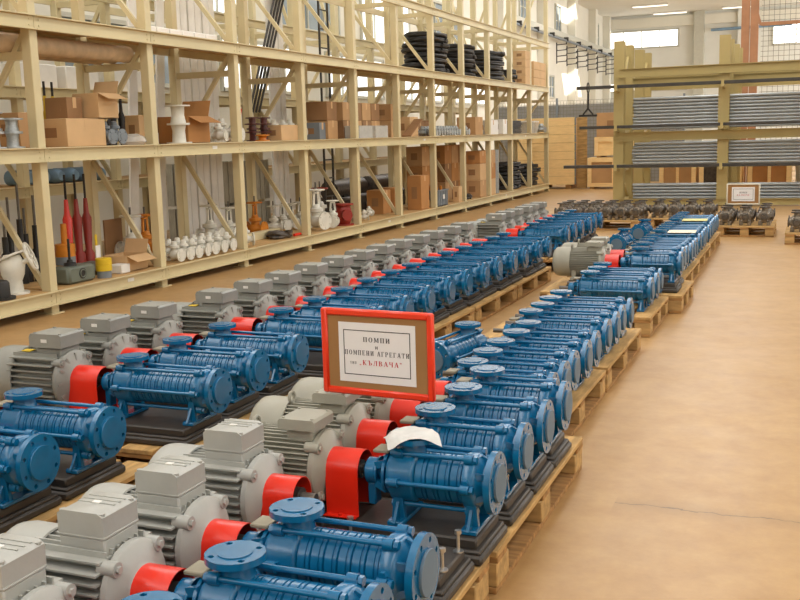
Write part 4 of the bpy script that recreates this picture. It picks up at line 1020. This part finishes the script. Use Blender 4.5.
for i in range(8): MB().box((0,-.42,.22+i*.221), (1.75,.03,.215), .004).build('plank', 'pine', r)
MB().box((0,.02,.98), (1.7,.82,1.74)).build('box_core', 'wood', r)
for z in range(8): MB().box((.885,-.40,.22+z*.221), (.03,.06,.2)).build('edge_strap', 'crategrey', r)
for x in (-.7,0,.7): MB().box((x,0,.05), (.14,.85,.1)).build('runner', 'woodd', r)
o = MB().box((0,0,.94), (.26,.05,1.86), .004).build('plank_sheet', 'wood'); o.location = (-5.70,27.0,.002); tag(o, 'narrow plank panel standing on edge beside the huge pine box', 'panel')
crate('low wide crate with brown panels on the floor past the pine box', (-4.83,27.2,.002), 1.35,.9,.74)
c2 = crate('plank crate standing on the low wide crate', (-4.86,27.2,.812), .95,.8,.46,'pine')
r = carton_proto('carton', .8, .9, .62, 'card'); r.location = (-4.83,27.2,1.345); tag(r, 'big plain carton on top of the two crates past the pine box', 'box')
o = MB().prism([(-.2,0),(.16,.02),(.2,.34),(-.12,.30)], (0,0,0), (1,0,0), (0,.25,.97), (0,1,0), .02).build('paper_sheet', 'wpaper'); o.location = (-4.7,27.2,1.345+.625); tag(o, 'white paper sheet propped on top of the big plain carton', 'paper')
crate('brown panelled crate seen under the pipes beside the first post', (-3.02,25.6,.002), .85,.8,.72)
crate('dark open crate seen under the pipes before the second post', (-2.04,25.6,.002), .95,.8,.72,'dark')
crate('orange brown crate seen under the pipes just past the second post', (-.95,25.7,.002), .95,.8,.66,'carto')
r = thing('round_bin', 'pale round bin seen under the pipes at the right picture edge', 'bin', (-.07,25.7,.002)); MB().lathe((0,0,0), (0,0,1), [(0,.28),(.6,.33),(.62,.35),(.66,.35)], 26).build('bin_body', 'galv', r); MB().lathe((0,0,.661), (0,0,1), [(0,.36),(.03,.36),(.05,.2)], 26).build('bin_lid', 'galv', r)
for i, (x, h) in enumerate(((-2.9,.5),(-1.0,.62),(-.15,.5))):
    crate('crate on the second pipe rack seen through the gaps, %s of three' % ORD[i], (x,23.85,1.505), .7,.6,h-.06,('card','carto','cardd')[i],'crates on the second pipe rack')
for i, (x, h) in enumerate(((-3.0,.30),(-1.2,.34))):
    pass
# grey fence with wire mesh behind the crates
r = thing('mesh_fence', 'grey wire mesh fence with a solid lower part behind the crates', 'fence', (-6.3,30.5,0))
MB().box((0,.04,1.15), (5.6,.03,2.3)).build('fence_sheet', 'fencegrey', r)
q = MB()
for i in range(57): q.box((-2.8+i*.1,0,1.2), (.008,.008,2.4))
for i in range(25): q.box((0,-.006,.02+i*.1), (5.6,.008,.008))
q.build('wire_mesh', 'mesh', r)
for x in (-2.8,-.9,1.0,2.8): MB().box((x,-.0,1.25), (.06,.06,2.5)).build('fence_post', 'crategrey', r)
r = thing('mesh_cage', 'tall wire cage with terracotta corner posts rising behind the pipe rack', 'cage', (-1.53,26.6,0))
for x, w in ((-.11,.19),(.095,.19)): MB().box((x,0,2.6), (w,.12,5.2), .005).build('corner_post', 'rust', r)
MB().box((2.3,-.02,3.93), (4.1,.07,.08)).build('cage_rail', 'rust', r); MB().box((2.3,-.02,2.0), (4.1,.05,.05)).build('cage_rail', 'rust', r)
MB().bar((.24,-.02,3.9), (-.1,-.02,5.1), .06, .06).build('cage_strut', 'rust', r)
q = MB()
for i in range(34): q.box((.30+i*.12,.02,2.6), (.009,.009,5.2))
for i in range(44): q.box((2.3,.012,.05+i*.12), (4.1,.009,.009))
q.build('wire_mesh', 'mesh', r)
# ------------------------------------------------------------------ dark castings on pallets at the hall end
def casting_proto():
    r = thing('pump_casting', 'casting', 'casting'); q = MB(); H0 = .12
    q.lathe((0,-.07,H0), (0,1,0), [(0,.05),(.01,.075),(.05,.085),(.09,.085),(.13,.07),(.14,.05)], 18)
    q.lathe((0,0,H0+.05), (0,0,1), [(0,.05),(.06,.038),(.075,.038)], 14)
    for s in (-1,1): q.lathe((s*.05,0,H0), (s,0,0), [(0,.05),(.06,.04)], 14); q.box((s*.055,0,.03), (.05,.12,.06), .006)
    q.build('casting_body', 'darkl', r)
    MB().flange((0,0,H0+.12), (0,0,1), .075, .014, .045, 4, .009, .06, 24).build('top_flange', 'dark', r)
    for s in (-1,1): MB().flange((s*.098,0,H0), (s,0,0), .062, .012, .036, 4, .007, .049, 20).build('side_flange', 'dark', r)
    q = MB(); q.lathe((0,-.071,H0), (0,-1,0), [(0,.052),(.006,.05),(.008,.034),(.03,.03)], 16); q.build('machined_nose', 'steel', r)
    for k in range(4): a = pi/4+k*pi/2; MB().cyl((cos(a)*.066,-.073,H0+sin(a)*.066), (cos(a)*.066,-.088,H0+sin(a)*.066), .010, n=6).build('bolt', 'zinc', r)
    return r
CP = casting_proto()
PG = 'pallets of dark castings'
pallet(-3.74,-2.42,15.5,16.5,'pallet of dark castings standing before the pipe rack, behind the far pump group',False,PG,'x')
pallet(-2.36,-1.36,15.9,16.9,'pallet of dark castings hidden behind the last bare pumps',False,PG,'x')
pallet(-1.24,-.47,14.7,15.8,'pallet of dark castings with the small cream framed sign',False,PG,'x')
pallet(-.31,.7,13.8,14.8,'pallet of dark castings cut off by the right picture edge',False,PG,'x')
Zc = PZ+.0012
for j in range(3):
    for i in range(6):
        place(CP, (-3.62+i*.2285,15.66+j*.34,Zc), RAD(rnd.uniform(-1.5,1.5)), 'dark bolted casting on the pallet behind the far pump group', 'dark castings behind the far pump group', 'casting')
for j in range(2):
    for i in range(4): place(CP, (-2.22+i*.25,16.1+j*.4,Zc), RAD(rnd.uniform(-10,10)), 'dark bolted casting peeping over the last bare pumps', 'dark castings behind the last bare pumps', 'casting')
for j in range(3):
    for i in range(3): place(CP, (-1.11+i*.255,14.87+j*.36,Zc), RAD(rnd.uniform(-6,6)), 'dark bolted casting on the pallet with the small cream framed sign', 'dark castings around the small sign', 'casting')
for j in range(2):
    for i in range(4): place(CP, (-.17+i*.25,13.98+j*.36,Zc), RAD(rnd.uniform(-6,6)), 'dark bolted casting on the pallet at the right picture edge', 'dark castings at the right edge', 'casting')
# ------------------------------------------------------------------ signs
def glyphs(s):
    """bold serif letters drawn as polygons on a 4 x 6 grid: list of polygons, total width"""
    P = []; x0 = 0.0
    def bx(a, b, c, d): P.append([(x0+a,b),(x0+c,b),(x0+c,d),(x0+a,d)])
    def stem(x, lo=0, hi=6, w=.95): bx(x-w/2, lo, x+w/2, hi)
    def ser(x, y, w=1.7): bx(x-w/2, y, x+w/2, y+.3)
    def bar(y, a, b, t=.36): bx(a, y-t/2, b, y+t/2)
    def dg(a, b, c, d, w): P.append([(x0+a-w/2,b),(x0+a+w/2,b),(x0+c+w/2,d),(x0+c-w/2,d)])
    def arc(cx, cy, rx, ry, tx, ty, a0, a1, n=10):
        for k in range(n):
            u, v = a0+(a1-a0)*k/n, a0+(a1-a0)*(k+1)/n
            P.append([(x0+cx+rx*cos(u),cy+ry*sin(u)),(x0+cx+rx*cos(v),cy+ry*sin(v)),(x0+cx+(rx-tx)*cos(v),cy+(ry-ty)*sin(v)),(x0+cx+(rx-tx)*cos(u),cy+(ry-ty)*sin(u))])
    for ch in s:
        lc = ch in 'итп'; n0 = len(P); xs = x0; w = 4.0; c = ch.upper() if lc else ch
        if c == ' ': w = 1.6
        elif c == 'П': stem(.8); stem(3.2); bar(5.8,0,4); ser(.8,0); ser(3.2,0)
        elif c == 'О': arc(2,3,2,3.1,1.0,.35,0,2*pi,20)
        elif c == 'М': stem(.6,0,6,.5); stem(4.1,0,6); dg(2.3,.6,.9,6,.9); dg(2.3,.6,3.9,6,.4); ser(.6,0); ser(4.1,0); ser(.5,5.7,1.2); ser(4.2,5.7,1.2); w = 4.8
        elif c == 'И': stem(.8); stem(3.2); dg(.9,.6,3.1,5.4,.45); [ser(a,b) for a in (.8,3.2) for b in (0,5.7)]
        elif c == 'Е': stem(.8); bar(5.8,0,3.5); bar(3,.8,2.6); bar(.2,0,3.6); bx(3.2,4.6,3.5,6); bx(3.3,0,3.6,1.5); bx(2.4,2.3,2.7,3.7); w = 3.7
        elif c == 'Н': stem(.8); stem(3.2); bar(3,.8,3.2); [ser(a,b) for a in (.8,3.2) for b in (0,5.7)]
        elif c == 'А': dg(.5,0,2,6,.45); dg(3.5,0,2.1,6,1.0); bar(2,1,3); ser(.5,0,1.4); ser(3.4,0,1.7)
        elif c == 'Г': stem(.8); bar(5.8,0,3.4); bx(3.1,4.4,3.4,6); ser(.8,0); w = 3.5
        elif c == 'Р': stem(.8); ser(.8,0); ser(.7,5.7,1.4); arc(1.5,4.3,2.1,1.7,.95,.35,-pi/2,pi/2); bar(5.8,.8,1.6); bar(2.8,.8,1.6); w = 3.7
        elif c == 'Т': stem(2); bar(5.8,0,4); ser(2,0,1.9); bx(0,4.4,.3,6); bx(3.7,4.4,4,6)
        elif c == 'К': stem(.8); dg(1.2,2.9,3.3,6,.45); dg(3.4,0,1.5,3.4,1.0); ser(.8,0); ser(.8,5.7); ser(3.5,0,1.3); ser(3.3,5.7,1.2)
        elif c == 'Ъ': bar(5.8,0,1.7); bx(0,4.6,.3,6); stem(1.6); arc(2.2,1.75,2.0,1.75,.95,.35,-pi/2,pi/2); bar(3.3,1.6,2.3); bar(.2,1.0,2.3); w = 4.3
        elif c == 'Л': dg(.5,.2,1.6,5.8,.45); bx(0,0,.9,.6); stem(3.2); bar(5.8,1.2,4); ser(3.2,0)
        elif c == 'В': stem(.8); arc(1.5,4.5,1.9,1.5,.9,.33,-pi/2,pi/2); arc(1.6,1.6,2.2,1.6,1.0,.35,-pi/2,pi/2); bar(5.8,.1,1.6); bar(.2,.1,1.7); bar(3.1,.8,1.7); w = 3.9
        elif c == 'Ч': stem(3.2); stem(.8,3,6); bar(3,.6,3.2,.5); ser(3.2,0); ser(.8,5.7); ser(3.2,5.7)
        elif c == '„': bx(.2,-.6,.8,.9); bx(1.2,-.6,1.8,.9); w = 2
        elif c == '”': bx(.2,4.6,.8,6.1); bx(1.2,4.6,1.8,6.1); w = 2
        if lc:
            for k in range(n0, len(P)): P[k] = [(xs+(a-xs)*.78, b*.72) for a, b in P[k]]
            w *= .78
        x0 += w+1.5
    return P, x0-1.5
def text(parent, s, x, z, width, cap, m):
    """one line of lettering lying on a sheet of paper"""
    P, W = glyphs(s); sx = width/W; sz = cap/6; q = MB()
    for k, poly in enumerate(P):
        a = sum(poly[i][0]*poly[(i+1)%len(poly)][1]-poly[(i+1)%len(poly)][0]*poly[i][1] for i in range(len(poly)))
        if a < 0: poly = poly[::-1]
        q.add([(x+(u-W/2)*sx, -.0040-.00001*(k%5), z+(v-3)*sz) for u, v in poly], [tuple(range(len(poly)))])
    return q.build('lettering', m, parent)
def sign(label, W, Hh, fw, fm, mat_m, pw, ph, px_, pz_, ibw):
    r = thing('framed_sign', label, 'sign'); q = MB()
    def mould(q, a, b):
        pass
    t = .022
    for s in (-1,1):
        q.box((s*(W/2-fw/2),0,Hh/2), (fw,t,Hh), .006); q.box((0,0,Hh/2+s*(Hh/2-fw/2)), (W-2*fw+.012,t,fw), .006)
    q.build('sign_frame', fm, r)
    MB().box((0,.002,Hh/2), (W-2*fw+.01,.008,Hh-2*fw+.01)).build('mat_board', mat_m, r)
    p = MB().box((px_,-.0028,pz_), (pw,.0012,ph)).build('paper', 'wpaper', r)
    q = MB(); bw, bh = pw*.86, ph*.74
    for s in (-1,1): q.box((px_+s*bw/2,-.0038,pz_), (ibw,.0006,bh+ibw)); q.box((px_,-.0038,pz_+s*bh/2), (bw,.0006,ibw))
    q.build('printed_border', 'ink', p)
    return r, p
# the red framed sign stands on the motor lid below it
r, p = sign('bright red framed sign with red and black lettering standing among the pump sets', .455, .320, .026, 'frameRed', 'board', .312, .222, 0, .160, .003)
r.location = (-1.442, 3.296, .5655); r.rotation_euler = (0,0,RAD(-4.2)); tag(r, None, 'sign')
for s, x, z, w, cap, m in (('ПОМПИ',0,.210,.108,.0175,'ink'),('и',0,.184,.011,.015,'ink'),('ПОМПЕНИ АГРЕГАТИ',0,.160,.262,.0175,'ink'),('тип',-.098,.123,.026,.013,'ink'),('„КЪЛВАЧА”',.014,.124,.172,.018,'inkred')): text(p, s, x, z, w, cap, m)
r, p = sign('small cream framed sign with faint lettering standing on the dark castings', .455, .30, .02, 'frameW', 'board', .31, .20, 0, .15, .004)
r.location = (-.912, 15.23, Zc+.2572); tag(r, None, 'sign')
for s, z, m, w in (('ПОМПИ',.172,'ink',.10),('„КЪЛВАЧА”',.138,'inkred',.19)): text(p, s, 0, z, w, .02, m)
# loose papers on the pumps
q = MB(); n = 11; vs = []; fs = []
for a in range(n):
    for b in range(n):
        u, v = (a/(n-1)-.5)*.178, (b/(n-1)-.5)*.150; rr = math.hypot(u, v)
        z = .006+.002*sin(70*u+40*v) if rr < .077 else max(.005-.9*(rr-.077)-.25*max(0,-u-.06), -.028)
        vs.append((u, v, z))
for a in range(n-1):
    for b in range(n-1): fs.append((a*n+b, (a+1)*n+b, (a+1)*n+b+1, a*n+b+1))
q.add(vs, fs); o = q.build('flange_paper', 'paperg'); o.location = (XB+.045,3.035,Z0+BASE_H+HA+.139); o.rotation_euler.z = .5; tag(o, 'crumpled white paper tied over the flange of the short pump', 'paper')
for (x, y, m, l) in ((-1.285,11.22,'cream','nearer cream sheet lying across the tie rods of bare pumps'),(-1.305,12.68,'creamy','farther yellowish sheet lying across the tie rods of bare pumps')):
    o = MB().box((0,0,.002), (.29,.30,.003)).build('cream_sheet', m); o.location = (x,y,Z0+HA+.1065); o.rotation_euler.z = .05; tag(o, l, 'sheet')
# ------------------------------------------------------------------ camera, light, look
cam = bpy.data.objects.new('camera', bpy.data.cameras.new('camera')); COL.objects.link(cam)
cam.data.sensor_width = 36; cam.data.lens = FOC*36/800
cam.matrix_world = Matrix.Translation(CAMP) @ RW.to_4x4()
cam.data.clip_end = 300
S.camera = cam
w = bpy.data.worlds.new('sky'); S.world = w; w.use_nodes = True
w.node_tree.nodes['Background'].inputs[0].default_value = (.85,.92,1,1); w.node_tree.nodes['Background'].inputs[1].default_value = 1.0
def area(name, loc, sx, sy, power, rot=(0,0,0), col=(1,.97,.92)):
    l = bpy.data.lights.new(name, 'AREA'); l.shape = 'RECTANGLE'; l.size = sx; l.size_y = sy; l.energy = power; l.color = col
    o = bpy.data.objects.new(name, l); COL.objects.link(o); o.location = loc; o.rotation_euler = rot; return o
for i, x in enumerate((-7.6,-2.2,3.2)): area('roof_light', (x,15,7.2), 1.6, 54, 1300, col=(.97,.985,1))
area('side_window_light', (8.8,14,4.2), 40, 3.4, 700, (RAD(90),0,RAD(90)), (.95,.98,1))
area('far_fill_light', (8.8,46,4.6), 15, 4.0, 1700, (RAD(90),0,RAD(90)), (.96,.98,1))  # unseen fill light added to brighten the far end of the hall
sl = bpy.data.lights.new('sun', 'SUN'); sl.energy = 9; sl.angle = RAD(.6); sl.color = (1,.96,.88)
so = bpy.data.objects.new('sun', sl); COL.objects.link(so); so.rotation_euler = Vector((-6.4,2.6,-3.9)).to_track_quat('-Z','Y').to_euler()
S.view_settings.view_transform = 'Standard'; S.view_settings.look = 'None'; S.view_settings.gamma = 1; S.view_settings.use_curve_mapping = False
S.view_settings.exposure = -0.1
S.cycles.use_denoising = True
